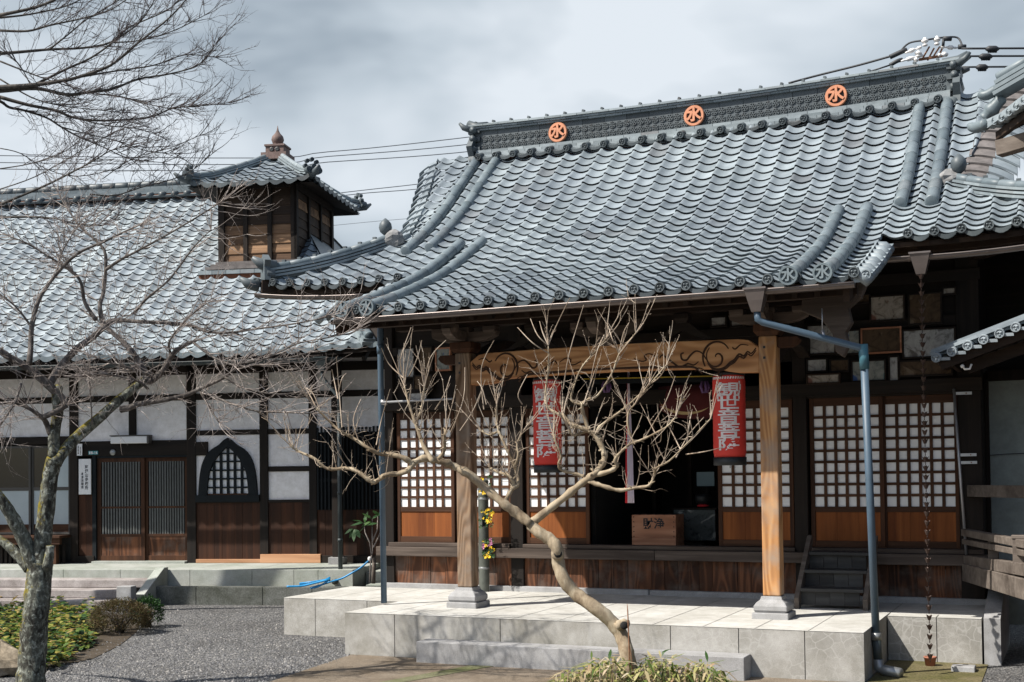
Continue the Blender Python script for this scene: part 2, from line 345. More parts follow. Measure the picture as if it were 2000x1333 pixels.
def barkmat(name, a, b_, c_, moss=None, mossz=.2, sc=9, bstr=.6, mossamt=.5):
    m, t, b = newmat(name, .85, .2); tc = nd(t, 'ShaderNodeTexCoord'); v = tc.outputs['Object']
    mp = nd(t, 'ShaderNodeMapping'); mp.inputs['Scale'].default_value = (1, 1, .5); t.links.new(v, mp.inputs['Vector'])
    f = noise(t, mp.outputs[0], sc, 6, .68, .4); f2 = noise(t, v, 2.4, 4, .6)
    c = ramp(t, f, [(.36, a), (.5, b_), (.62, c_)])
    c = mixc(t, .3, c, ramp(t, f2, [(.35, a), (.65, c_)]))
    if moss:
      if 'mossy' in name:
        li = noise(t, v, 19, 4, .65, .3); c = mixc(t, ramp(t, li, [(.56, (0, 0, 0)), (.63, (.8,)*3)]), c, (.36, .375, .33))
        fi = noise(t, mp.outputs[0], 11, 2, .5, 1.2); c = mixc(t, ramp(t, fi, [(.36, (.85,)*3), (.45, (0, 0, 0))]), c, (.018, .016, .013))
      if True:
        g = nd(t, 'ShaderNodeNewGeometry'); sx = nd(t, 'ShaderNodeSeparateXYZ'); t.links.new(g.outputs['Normal'], sx.inputs[0])
        lf = math_(t, 'SUBTRACT', sx.outputs[2], math_(t, 'MULTIPLY', sx.outputs[0], .55))
        k = math_(t, 'ADD', math_(t, 'MULTIPLY', lf, .15), math_(t, 'ADD', math_(t, 'MULTIPLY', noise(t, v, 5.0, 4, .7), .7), math_(t, 'MULTIPLY', noise(t, v, 38, 3, .7), .35)))
        c = mixc(t, ramp(t, k, [(mossamt+.12, (0, 0, 0)), (mossamt+.22, (.95,)*3)]), c, mixc(t, noise(t, v, 30, 3), mul(moss, .35), mul(moss, 1.5)))
    t.links.new(c, b.inputs['Base Color']); bump(t, b, f, bstr, .02); return m
M['bark_moss'] = barkmat('lichen_mossy_bark', (.020, .018, .014), (.075, .074, .060), (.25, .265, .22), (.19, .15, .010), sc=30, bstr=1.0, mossamt=.442)
M['bark_branch'] = barkmat('cherry_branch_bark', (.035, .029, .026), (.085, .072, .064), (.20, .18, .165), None, sc=16)
M['twig_cherry'] = barkmat('cherry_twig', (.13, .105, .095), (.27, .23, .205), (.46, .41, .38), None, sc=10, bstr=.1)
M['bark_myrtle'] = barkmat('smooth_myrtle_bark', (.115, .08, .05), (.29, .225, .15), (.45, .385, .28), (.10, .09, .03), sc=8, bstr=.5, mossamt=.66)
M['twig_myrtle'] = barkmat('myrtle_shoot', (.20, .145, .10), (.34, .265, .20), (.48, .41, .33), None, sc=8, bstr=.1)
M['bark_zelkova'] = barkmat('dark_zelkova_bark', (.024, .022, .021), (.055, .05, .046), (.11, .10, .09), None, sc=10, bstr=.3)
M['twig_zelkova'] = barkmat('zelkova_twig', (.05, .042, .044), (.09, .077, .078), (.15, .13, .13), None, sc=10, bstr=.05)
M['rock'] = concrete('garden_rock', (.26, .22, .17), False, .3, (.6, .57, .5), 25)
def groundmat():
    m, t, b = newmat('dark_gravel', .9, .25); tc = nd(t, 'ShaderNodeTexCoord'); v = tc.outputs['Object']
    vo = nd(t, 'ShaderNodeTexVoronoi'); vo.inputs['Scale'].default_value = 46; vo.inputs['Randomness'].default_value = 1; t.links.new(v, vo.inputs['Vector'])
    sp = nd(t, 'ShaderNodeSeparateColor'); t.links.new(vo.outputs['Color'], sp.inputs[0])
    c = ramp(t, sp.outputs[0], [(.0, (.07, .07, .073)), (.5, (.15, .15, .152)), (.85, (.22, .217, .212)), (.97, (.28, .27, .26)), (1, (.38, .36, .33))])
    c = mixc(t, 1.0, c, ramp(t, vo.outputs['Distance'], [(.35, (1, 1, 1)), (.85, (.4, .4, .4))]), 'MULTIPLY')
    c = mixc(t, 1.0, c, ramp(t, noise(t, v, .9, 4), [(.35, (.8, .79, .78)), (.65, (1.15, 1.15, 1.15))]), 'MULTIPLY')
    t.links.new(c, b.inputs['Base Color']); bump(t, b, math_(t, 'SUBTRACT', 1.0, vo.outputs['Distance']), 1.0, .02); return m
M['gravel'] = groundmat()
M['path'] = concrete('brown_aggregate_concrete', (.20, .165, .128), False, .35, (.70, .66, .60), 120)
M['soil'] = concrete('mossy_soil', (.15, .125, .07), False, .45, (.55, .62, .35), 60)
M['mossjoint'] = concrete('mossy_border', (.17, .165, .105), False, .3, (.6, .66, .42), 80)
M['bedsoil'] = concrete('bed_soil', (.07, .055, .04), False, .4, (.6, .58, .5), 60)
def emamat(name, base, blot, acc, hue2):
    m, t, b = newmat(name, .8, .2); tc = nd(t, 'ShaderNodeTexCoord'); v = tc.outputs['Object']
    c = ramp(t, noise(t, v, 8, 7, .72, .6), [(.36, base), (.47, blot), (.6, mul(blot, 1.25)), (.68, mul(blot, .4))])
    c = mixc(t, ramp(t, noise(t, v, 4.2, 3, .5, 1.0), [(.55, (0, 0, 0)), (.62, (.85,)*3)]), c, acc)
    c = mixc(t, ramp(t, noise(t, v, 9, 2, .5, .4), [(.60, (0, 0, 0)), (.66, (.7,)*3)]), c, hue2)
    t.links.new(c, b.inputs['Base Color']); return m
M['ema_white'] = emamat('faded_white_painting', (.12, .09, .07), (.30, .27, .23), (.16, .06, .045), (.07, .06, .05))
M['ema_brown'] = emamat('faded_brown_painting', (.035, .024, .016), (.075, .05, .03), (.17, .13, .09), (.05, .032, .02))
M['ema_blue'] = emamat('faded_blue_painting', (.09, .11, .11), (.22, .23, .21), (.015, .07, .24), (.03, .12, .15))
M['ema_grey'] = emamat('peeling_grey_painting', (.16, .155, .15), (.33, .33, .32), (.09, .08, .07), (.05, .045, .04))
M['cloth_pat'] = emamat('patterned_altar_cloth', (.02, .024, .026), (.07, .08, .08), (.34, .35, .33), (.02, .024, .026))
# ------------------------------------------------------------------ roofs
def spline(tab):
    xs = [p[0] for p in tab]; ys = [p[1] for p in tab]; n = len(xs)
    d = [(ys[i+1]-ys[i])/(xs[i+1]-xs[i]) for i in range(n-1)]
    mm = [d[0]]+[(d[i-1]+d[i])/2 for i in range(1, n-1)]+[d[-1]]
    def f(x):
        i = 0
        while i < n-2 and x > xs[i+1]: i += 1
        h = xs[i+1]-xs[i]; t = (x-xs[i])/h
        return ((2*t**3-3*t*t+1)*ys[i]+(t**3-2*t*t+t)*h*mm[i]+(-2*t**3+3*t*t)*ys[i+1]+(t**3-t*t)*h*mm[i+1])
    return f
def rows_of(f, y0, y1, expo):
    """row edges: y values equally spaced by arc length"""
    out_ = [y0]; y = y0; acc = 0; st = .004
    while y < y1:
        acc += sqrt(st*st+(f(y+st)-f(y))**2); y += st
        if acc >= expo: out_.append(y); acc = 0
    out_.append(y1); return out_
TPROF = [(0, .016), (.018, .043), (.06, .056), (.12, .055), (.20, .041), (.30, .020), (.42, .006), (.56, 0), (.70, .003), (.85, .012), (1.0, .024)]
def tile_field(mb, f, rows, x0, x1, pitch, bounds, lift=lambda x, y: 0, amp=1.0, lip=.025, m=0, swap=None):
    """pantiles: one island per tile; bounds(y) -> allowed x range; a tile is cut where the range cuts it"""
    P = swap or (lambda x, y, z: (x, y, z))
    nc = int(math.ceil((x1-x0)/pitch))
    for r in range(len(rows)-1):
        ya, yb = rows[r], rows[r+1]; s = (f(yb)-f(ya))/(yb-ya); L_ = sqrt(1+s*s); ny, nz_ = -s/L_, 1/L_
        la, ra = bounds(ya); lb, rb = bounds(yb)
        if abs(la-lb) > .6: lb, rb = la, ra
        for c in range(nc):
            xs0 = x0+c*pitch
            if xs0+pitch < min(la, lb)+.01 or xs0 > max(ra, rb)-.01: continue
            jit = R.uniform(-.004, .004); jr = R.uniform(-.003, .003)
            lo, up, ft = [], [], []
            for t, h in TPROF:
                x = xs0+pitch*t; xa = min(max(x, la), ra); xb = min(max(x, lb), rb); h *= amp
                ha = h+lip+jit+jr*t; hb = h+.002
                za = f(ya)+lift(xa, ya); zb = f(yb)+lift(xb, yb)
                lo.append(P(xa, ya+ny*ha, za+nz_*ha)); up.append(P(xb, yb+ny*hb, zb+nz_*hb))
                hf = ha-lip-.006; yu = ya+.03
                zu = f(yu)+lift(xa, ya)
                ft.append(P(xa, yu+ny*hf, zu+nz_*hf))
            if abs(lo[-1][0]-lo[0][0])+abs(up[-1][0]-up[0][0]) < .02 and swap is None: continue
            mb.grid([lo, up], m); mb.grid([ft, lo], m, False)
def roundel(mb, c, ax, r, th=.03, m=0, n=14):
    c = Vector(c); ax = Vector(ax).normalized()
    mb.lathe(c, [(r, -th), (r, 0), (r*.98, .006), (r*.78, .006), (r*.74, -.006), (.001, -.006)], n, m, ax, False)
    x = ax.cross(Vector((0, 0, 1))).normalized(); y = x.cross(ax)
    for k in range(3):
        a = k*2*pi/3+.5; q = c+x*(r*.36*cos(a))+y*(r*.36*sin(a))
        mb.lathe(q, [(r*.26, -.008), (r*.2, .007), (.001, .010)], 7, m, ax)
def eave_ends(mb, f, y, x0, x1, pitch, lift=lambda x, y: 0, swap=None, m=0, r=.052):
    """round end tiles and the scalloped pendant faces along an eave"""
    P = swap or (lambda x, y, z: (x, y, z)); n = int(round((x1-x0)/pitch))
    s = (f(y+.05)-f(y))/.05; L_ = sqrt(1+s*s)
    for c in range(n+1):
        x = x0+c*pitch
        if x > x1+.01: break
        z = f(y)+lift(x, y)
        roundel(mb, P(x+.012, y-.045, z+.052), Vector(P(0, -1, 0))-Vector(P(0, 0, 0)), r, .07, m)
        if c < n:
            top, bot, tb, bb = [], [], [], []
            for t in (.16, .28, .42, .56, .7, .84):
                sag = .024-.060*sin(pi*(t-.02)/.96)**.8; dr = .030+.020*sin(pi*(t-.1)/.8)
                zz = f(y)+lift(x+pitch*t, y)+.042+sag
                top.append(P(x+pitch*t, y-.035, zz)); bot.append(P(x+pitch*t, y-.03, zz-dr)); tb.append(P(x+pitch*t, y+.02, zz+.004)); bb.append(P(x+pitch*t, y+.0, zz-dr))
            mb.grid([bot, top, tb], m, False); mb.grid([bb, bot], m, False)
def tube_ridge(mb, pts, r, seg=.30, m=0, n=12):
    """a line of overlapping half-round cover tiles along a path"""
    P = [Vector(p) for p in pts]; D = [0]
    for i in range(1, len(P)): D.append(D[-1]+(P[i]-P[i-1]).length)
    def pt(s):
        s = max(0, min(D[-1], s)); i = 0
        while i < len(P)-2 and s > D[i+1]: i += 1
        return P[i].lerp(P[i+1], (s-D[i])/max(1e-6, D[i+1]-D[i]))
    k = max(1, int(D[-1]/seg)); st = D[-1]/k
    for i in range(k):
        mb.tube([pt(i*st), pt(i*st+.012), pt(i*st+st*.5), pt((i+1)*st+.015)], [r*1.0, r*1.035, r, r*.965], n, m)
def slab_path(mb, pts, w, h, m=0, up=(0, 0, 1)):
    P = [Vector(p) for p in pts]
    for i in range(len(P)-1): mb.beam(P[i], P[i+1]+(P[i+1]-P[i]).normalized()*.002, w, h, m, up)

# ---- the temple hall ------------------------------------------------
WY, HX = 15.05, -4.80
hall = Thing('temple_hall', (HX, WY, 0), 'dark timber temple hall with tall blue-grey tiled roof and three orange crests', 'temple hall')
prof = spline([(11.9, 3.75), (12.4, 3.90), (13.0, 4.10), (13.8, 4.41), (14.5, 4.77), (15.2, 5.18), (15.8, 5.60), (16.5, 6.20), (17.3, 6.89)])
ROWS = rows_of(prof, 11.98, 17.25, .198)
iE = min(range(len(ROWS)), key=lambda i: abs(ROWS[i]-13.79)); YE = ROWS[iE]
xl = spline([(13.79, -9.97), (14.5, -9.25), (15.25, -8.48), (15.8, -8.5), (16.5, -8.68), (17.3, -8.95)])
PL, PR = -7.66, -1.86
def hb(y):
    if y < YE-.01: return (PL, PR)
    l = xl(max(13.79, y)); return (l, 2*HX-l)
def hlift(x, y):
    if y < YE-.3: return .03*max(0, abs(x+4.76)/2.9-.6)**2
    k = max(0, (abs(x-HX)-3.4)/1.75); return .11*k*k*max(0, min(1, (15.3-y)/1.5)) if k > 0 else 0
X0 = -10.20; PT = .2685
mb = MB(); tile_field(mb, prof, ROWS, X0, .6, PT, hb, hlift)
hroof = mb.build('tiled_roof', M['tile'], hall, fix=False)
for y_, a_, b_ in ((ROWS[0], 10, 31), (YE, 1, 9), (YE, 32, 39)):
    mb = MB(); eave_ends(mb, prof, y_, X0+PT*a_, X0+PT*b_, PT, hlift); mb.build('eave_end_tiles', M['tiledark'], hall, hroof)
# verge tiles, back slope, side slopes and gables
for sgn in (0, 1):
    mb = MB()
    q = 1 if sgn else -1; wd = .56 if sgn else .34
    mb2 = MB()
    for i in range(iE+7, len(ROWS)-1):
        y = ROWS[i]; l = xl(y); x = (2*HX-l if sgn else l)-q*.03; ya, yb_ = y-.012, ROWS[i+1]+.03; k = 9
        jt = R.uniform(-.012, .012)
        def pl(t, yy, o): return (x+q*(wd+jt)*t, yy, prof(yy)+o-.04*t-.30*wd*t**2.2)
        for tgt, t0, t1 in ((mb, 0, .52), (mb2, .52, 1.0)):
            ts = [t0+(t1-t0)*m_/k for m_ in range(k+1)]
            up_ = .012 if tgt is mb2 else .0
            tgt.grid([[pl(t, ya, .062+up_) for t in ts], [pl(t, yb_, .030+up_) for t in ts]]); tgt.grid([[pl(t, ya+.012, .028+up_) for t in ts], [pl(t, ya, .062+up_) for t in ts]], 0, False)
            tgt.add([pl(t1, ya, .062+up_), pl(t1, yb_, .03+up_), pl(t1, yb_, -.03), pl(t1, ya, -.0)], [(0, 1, 2, 3)])
    mb2.build('outer_verge_tiles', M['tile'], hall, hroof)
    mb.build('verge_tiles', M['tile'] if not sgn else M['tileold'], hall, hroof)
mb = MB()
yb = [17.25+(17.25-y) for y in ROWS[::-1] if y >= YE]
mb.grid([[(-8.9+.1*k*78/10, y, prof(34.5-y)+.03*(k % 2)) for k in range(11)] for y in yb])
for q in (-1, 1):
    a = HX+q*5.15; g = HX+q*3.75
    mb.grid([[(a, YE+.1, 4.72), (a, 20.6, 4.72)], [(HX+q*4.5, 14.5, 4.86), (HX+q*4.5, 20.0, 4.86)], [(g, 15.2, 5.30), (g, 19.3, 5.30)]])
mb.build('rear_and_side_slopes', M['tile'], hall, hroof)
for q in (-1, 1):
    mb = MB(); mb.add([(HX+q*3.7, 15.3, 5.1), (HX+q*3.7, 19.2, 5.1), (HX+q*3.7, 17.25, 6.7)], [(0, 1, 2)]); mb.build('gable_wall', M['w_dark'], hall)
# eave undersides
mb = MB()
def under(x0, x1, ya, yb_, off, n=8):
    ys = [ya+(yb_-ya)*i/n for i in range(n+1)]; xs = [x0+(x1-x0)*k/24 for k in range(25)]
    mb.grid([[(x, y, prof(y)+hlift(x, y)-off) for x in xs] for y in ys], 0)
under(PL+.05, PR-.05, ROWS[0]+.06, 15.3, .085); under(-9.85, .25, YE+.05, 15.3, .095)
for x0, x1, y in ((PL+.04, PR-.04, ROWS[0]+.03), (-9.86, PL-.02, YE+.03), (PR+.02, .26, YE+.03)):
    n = 14
    for k in range(n):
        xa = x0+(x1-x0)*k/n; xb = x0+(x1-x0)*(k+1)/n; z = prof(y)-.075
        mb.beam((xa, y+.05, z+.01+hlift(xa, y)), (xb+.004, y+.05, z+.01+hlift(xb, y)), .06, .05)
        mb.beam((xa, y+.34, z-.0+hlift(xa, y)), (xb+.004, y+.34, z-.0+hlift(xb, y)), .09, .08)
for q, x in ((-1, PL+.10), (1, PR-.10)):           # barge boards of the porch roof
    ys = [ROWS[0]+.1+i*.22 for i in range(12)]
    for i in range(11): mb.beam((x, ys[i], prof(ys[i])-.14), (x, ys[i+1]+.005, prof(ys[i+1])-.14), .06, .17)
soff = mb.build('eave_soffit', M['w_soffx'], hall)
mb = MB()
k = 0
for i in range(26):
    x = PL+.18+i*(PR-PL-.36)/25; mb.beam((x, ROWS[0]+.24, prof(ROWS[0]+.24)-.15), (x, 13.1, prof(13.1)-.15), .055, .07); mb.beam((x, 13.1, prof(13.1)-.15), (x, 14.9, prof(14.9)-.15), .055, .07)
for i in range(40):
    x = -9.7+i*.245
    if PL-.05 < x < PR+.05: continue
    mb.beam((x, YE+.3, prof(YE+.3)-.17+hlift(x, YE)), (x, 15.1, prof(15.1)-.2), .055, .07)
mb.build('rafters', M['w_soff'], hall, soff)
# main ridge
RX0, RX1, RY = -8.20, -1.40, 17.25
def rz(x): return .05*((x-HX)/3.4)**2-.085
def rbar(mb, y0, y1, z0, z1, m=0, n=20, e=0, jx=None):
    xs = [RX0-e+(RX1-RX0+2*e)*i/n for i in range(n+1)]
    for i in range(n):
        a, b = xs[i], xs[i+1]-.006
        mb.add([(a, y0, z0+rz(a)), (b, y0, z0+rz(b)), (b, y1, z0+rz(b)), (a, y1, z0+rz(a)), (a, y0, z1+rz(a)), (b, y0, z1+rz(b)), (b, y1, z1+rz(b)), (a, y1, z1+rz(a))],
               [(0, 3, 2, 1), (4, 5, 6, 7), (0, 1, 5, 4), (1, 2, 6, 5), (2, 3, 7, 6), (3, 0, 4, 7)], m)
mb = MB()
rbar(mb, 17.07, 17.43, 6.66, 6.80, 2)
for k in range(3): rbar(mb, 17.02+k*.014, 17.48-k*.014, 6.795+k*.042, 6.834+k*.042, 0, 24+k)
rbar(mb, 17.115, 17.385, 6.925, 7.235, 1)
for k in range(3): rbar(mb, 17.075-k*.022, 17.425+k*.022, 7.228+k*.030, 7.254+k*.030, 0, 26+k, .06+.03*k)
n = 24
for i in range(n):
    a = RX0-.1+(RX1-RX0+.2)*i/n; b = RX0-.1+(RX1-RX0+.2)*(i+1)/n
    mb.tube([(a, RY, 7.31+rz(a)), (a+.05, RY, 7.31+rz(a)), (b, RY, 7.31+rz(b))], [.085, .075, .07], 12, 0)
    mb.beam((a+.02, RY-.02, 7.37+rz(a)), (a+.03, RY-.02, 7.405+rz(a)), .06, .035, 1)
ridge = mb.build('main_ridge', [M['noshi'], M['tiledark'], M['mud']], hall)
mb = MB()                                             # star-pattern relief tiles on the ridge face
n = 62
for i in range(n):
    for j in range(2):
        x = RX0+.06+(RX1-RX0-.12)*(i+.5)/n; z = 6.985+j*.115+rz(x); r = .050
        for k in range(6):
            a = k*pi/3+.5
            mb.beam((x, 17.108, z), (x+r*cos(a), 17.108, z+r*sin(a)), .012, .020, 0, (0, 1, 0))
            b = a+pi/3; mb.beam((x+r*cos(a), 17.110, z+r*sin(a)), (x+r*cos(b), 17.110, z+r*sin(b)), .008, .016, 0, (0, 1, 0))
mb.build('star_relief', M['tiledark'], hall, ridge, kind='stuff')
mb = MB()                                             # scalloped course at the foot of the ridge
for i in range(24):
    x = RX0+.10+i*(RX1-RX0-.25)/23; z = 6.80+rz(x); w = (RX1-RX0-.25)/23
    mb.tube([(x, 16.90, z-.015), (x, 17.1, z+.05)], .048, 10); roundel(mb, (x, 16.895, z-.02), (0, -1, -.2), .05, .02)
    if i < 23:
        top = [(x+w*t, 16.93, z+.005-.05*sin(pi*t)) for t in (.15, .3, .5, .7, .85)]; tb = [(p[0], 17.1, p[2]+.08) for p in top]; bt = [(p[0], 16.935, p[2]-.04) for p in top]
        mb.grid([bt, top, tb], 0, False)
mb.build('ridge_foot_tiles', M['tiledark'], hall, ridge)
for q, x in ((-1, RX0), (1, RX1)):                    # ridge-end ornaments
    mb = MB(); dz = Vector((0, 0, -.03))
    for k, (w, h, z, dx) in enumerate(((.40, .12, 6.66, .02), (.30, .07, 6.79, .08), (.36, .075, 6.87, .04), (.28, .07, 6.95, .10), (.34, .075, 7.03, .05), (.28, .06, 7.12, .09), (.36, .07, 7.16, .04))):
        xx = x+q*dx; z -= .06; mb.tube([(xx, 17.25-w/2-.07, z+.10), (xx, 17.25+w/2+.07, z+.10)], h*.62, 10); mb.box(min(xx, x-q*.05), max(xx, x-q*.05), 17.25-w/2, 17.25+w/2, z+.06, z+.06+h)
    mb.prism([(-.26, 0), (.26, 0), (.22, .2), (.3, .34), (.16, .52), (.08, .62), (-.08, .62), (-.16, .52), (-.3, .34), (-.22, .2)], (x+q*.03, 17.25, 6.60), (0, 1, 0), (0, 0, 1), (q, 0, 0), .09)
    mb.tube([(x-q*.10, 17.25, 7.27), (x+q*.10, 17.25, 7.30), (x+q*.22, 17.25, 7.37)], [.09, .075, .055], 10)
    mb.tube([(x+q*.05, 17.08, 7.20), (x+q*.19, 17.02, 7.25), (x+q*.25, 17.0, 7.32)], [.055, .045, .02], 8); mb.tube([(x+q*.05, 17.42, 7.20), (x+q*.2, 17.48, 7.25)], [.055, .03], 8)
    mb.build('ridge_end_ornament', M['tiledark'], hall, ridge)
for cx in (-6.87, -4.81, -2.85):                      # three round crests
    z = 7.068+rz(cx); mb = MB()
    mb.lathe((cx, 17.06, z), [(.145, -.03), (.148, 0), (.140, .014), (.108, .014), (.104, -.004), (.104, -.02)], 28, 0, (0, -1, 0), False)
    mb.lathe((cx, 17.07, z), [(.106, -.005), (.106, 0), (.001, 0)], 24, 1, (0, -1, 0), False)
    V, F_ = text_mesh('水', .205, .016, .0075); mb.add([(cx+v.x*1.02, 17.052-v.z, z+v.y*1.0+.004) for v in V], F_, 0)
    mb.build('water_crest', [M['orange'], M['black']], hall, ridge)
# descending ridges and porch verge ridges: paired half-round lines
def surf(x, y, off=.05): return (x, y, prof(y)+hlift(x, y)+off)
for q in (-1, 1):
    for dx, yend in ((3.36, 14.78), (3.02, 14.82)):
        x = HX+q*dx; mb = MB(); ys = [yend+(17.0-yend)*i/14 for i in range(15)]
        tube_ridge(mb, [surf(x, y, .08) for y in ys], .074, .27); a = Vector(surf(x, yend-.01, .08)); mb.lathe(a, [(.074, -.02), (.078, .012), (.06, .02), (.001, .02)], 14, 0, (0, -1, -.5))
        mb.build('descending_ridge', M['tileround'], hall, hroof)
for q, ytop in ((-1, 14.85), (1, 14.75)):
    for dx in (2.62, 2.30):
        x0 = -4.76+q*dx; mb = MB(); ys = [ROWS[0]-.10+(ytop-ROWS[0]+.1)*i/14 for i in range(15)]
        tube_ridge(mb, [surf(x0, max(y, 11.9), .085) for y in ys], .072, .28)
        c = Vector(surf(x0, 11.9, .085))
        mb.lathe(c+Vector((0, -.02, 0)), [(.088, -.06), (.092, .0), (.092, .018), (.073, .018), (.07, -.004), (.001, -.004)], 18, 0, (0, -1, 0), False)
        V, F_ = text_mesh('水', .132, .010, .004); mb.add([(c.x+v.x, c.y-.028-v.z, c.z+v.y) for v in V], F_)
        mb.build('porch_verge_ridge', M['tileround'], hall, hroof)
for q, xx in ((-1, PL), (1, PR)):                      # turned-down tiles on the porch verges
    mb = MB()
    for i in range(0, 9):
        y = ROWS[i]; z = prof(y); s = .35
        mb.tube([(xx-q*.03, y+.05, z+.045), (xx+q*.06, y+.03, z+.03), (xx+q*.13, y+.02, z-.035)], [.055, .06, .055], 8)
        mb.beam((xx+q*.06, y, z-.01), (xx+q*.06, y+.22, z-.01+s*.22), .15, .05)
    roundel(mb, (xx+q*.10, ROWS[0]-.02, prof(ROWS[0])+.03), (0, -1, 0), .05, .06)
    mb.build('porch_verge_tiles', M['tile'], hall, hroof)
# hip ridges
for q in (-1, 1):
    mb = MB(); P0 = Vector((HX+q*3.82, 15.13, 5.17)) if q < 0 else Vector((-1.24, 15.38, 5.26)); pts = []; R1 = 1.18 if q < 0 else 1.43
    for i in range(9):
        t = i/8; pts.append(Vector((P0.x+q*R1*t, P0.y-R1*t, P0.z-.01-.70*t*(1 if q < 0 else 1.05)+.20*t*t)))
    slab_path(mb, [p+Z*.03 for p in pts], .10, .16, 2)
    for k, (w, h, o) in enumerate(((.19, .03, .0), (.16, .026, .045), (.18, .028, .09))): slab_path(mb, [p+Z*o for p in pts], w, h, 0)
    tube_ridge(mb, [p+Z*.125 for p in pts], .052, .26, 1)
    for i in range(1, 9): p = pts[i]; mb.beam(p+Z*.155, p+Z*.20, .05, .04, 2)
    e = pts[-1]; d = Vector((q*.7, -.7, 0))
    for k in range(3): roundel(mb, e+d*.04+Vector((d.y, -d.x, 0))*((k-1)*.11)+Z*.02, d, .06, .10, 2)
    mb.tube([e+Z*.14-d*.1, e+Z*.17+d*.1, e+Z*.25+d*.22], [.09, .075, .03], 8, 2)
    mb.prism([(-.17, -.06), (.17, -.06), (.14, .12), (.2, .2), (0, .3), (-.2, .2), (-.14, .12)], e+d*.0, Vector((d.y, -d.x, 0)).normalized(), (0, 0, 1), d.normalized(), .08, 2)
    ct = e+d*.28-Z*.13
    mb.tube([ct-d*.15+Z*.0, ct+Z*.03, ct+d*.10+Z*.10], [.08, .07, .025], 8, 2)
    mb.build('hip_ridge', [M['noshi'], M['tileround'], M['tiledark']], hall, hroof)
    mb = MB(); b0 = pts[0]
    n = 40; vs = []
    for i in range(7):
        for j in range(10):
            a = j*2*pi/10; r = .13*sin(pi*(i+.4)/7)*R.uniform(.75, 1.2); vs.append(b0+Vector((r*cos(a)*1.3+q*-.06, r*sin(a), -.06+.048*i)))
    mb.add(vs, [(i*10+j, i*10+(j+1) % 10, (i+1)*10+(j+1) % 10, (i+1)*10+j) for i in range(6) for j in range(10)]+[tuple(range(9, -1, -1)), tuple(60+j for j in range(10))], 0)
    mb.lathe(b0+Vector((q*.05, -.02, .16)), [(.03, 0), (.075, .04), (.092, .10), (.08, .16), (.045, .20), (.01, .23)], 12, 1)
    mb.build('mortar_and_peach_ornament', [M['mortar'], M['tiledark']], hall, hroof)
# gutters
def gutter(mb, pts, r=.043, m=0, hang=.6):
    P = [Vector(p) for p in pts]; d = (P[-1]-P[0]).normalized(); sd = Vector((d.y, -d.x, 0)).normalized(); rowsA = []
    prf = [(r*cos(a), r*sin(a)) for a in [pi+pi*k/8 for k in range(9)]]+[(r*.86*cos(a), r*.86*sin(a)+.002) for a in [2*pi-pi*k/8 for k in range(9)]]; prf.append(prf[0])
    mb.grid([[p+sd*a+Z*b for a, b in prf] for p in P], m)
    for p in (P[0], P[-1]): mb.add([p+sd*a+Z*b for a, b in prf[:9]], [tuple(range(9))], m)
    mb.tube([p-sd*r+Z*.004 for p in P], .010, 6, m); mb.tube([p+sd*r+Z*.004 for p in P], .010, 6, m)
    L_ = (P[-1]-P[0]).length; n = max(1, int(L_/hang))
    for i in range(n):
        q = P[0].lerp(P[-1], (i+.5)/n); j = min(range(len(P)), key=lambda k: (P[k]-q).length); q.z = P[j].z
        mb.grid([[q+d*w+sd*(r*1.08*cos(a))+Z*(r*1.08*sin(a)) for a in [pi+pi*k/8 for k in range(9)]] for w in (-.011, .011)], m)
def hopper(mb, c, m=0):
    x, y, z = c
    for w0, w1, z0, z1 in ((.075, .10, -.10, .0), (.045, .075, -.21, -.10)):
        mb.add([(x+sx*w, y+sy*w, z+zz) for w, zz in ((w0, z0), (w1, z1)) for sx, sy in ((-1, -1), (1, -1), (1, 1), (-1, 1))],
               [(0, 3, 2, 1), (4, 5, 6, 7), (0, 1, 5, 4), (1, 2, 6, 5), (2, 3, 7, 6), (3, 0, 4, 7)], m)
    mb.box(x-.11, x+.11, y-.11, y+.11, z, z+.018, m)
gy = 11.96
mb = MB(); gutter(mb, [(x, gy, 3.725+hlift(x, 12)+.012*(i % 2 == 9)) for i, x in enumerate([-7.50+5.64*k/20 for k in range(21)])])
g1 = mb.build('porch_gutter', M['gut'], hall)
hp = wy(1478, 578, gy); mb = MB(); hopper(mb, (hp.x, gy, 3.73)); mb.build('gutter_hopper', M['gut'], hall, g1)
for nm, xa, xb in (('left', -9.86, -8.2), ('right', -1.96, .35)):
    mb = MB(); n = 12; gutter(mb, [(xa+(xb-xa)*k/n, YE-.12, 4.285-.010*(xa+(xb-xa)*k/n+8.2)+1.1*hlift(xa+(xb-xa)*k/n, YE)) for k in range(n+1)])
    g2 = mb.build('main_gutter', M['gut'], hall)
    if nm == 'right':
        rc = wy(1798, 500, YE-.12); mb = MB(); hopper(mb, (rc.x, YE-.12, 4.24)); mb.build('gutter_hopper', M['gut'], hall, g2)
        RCX = rc.x
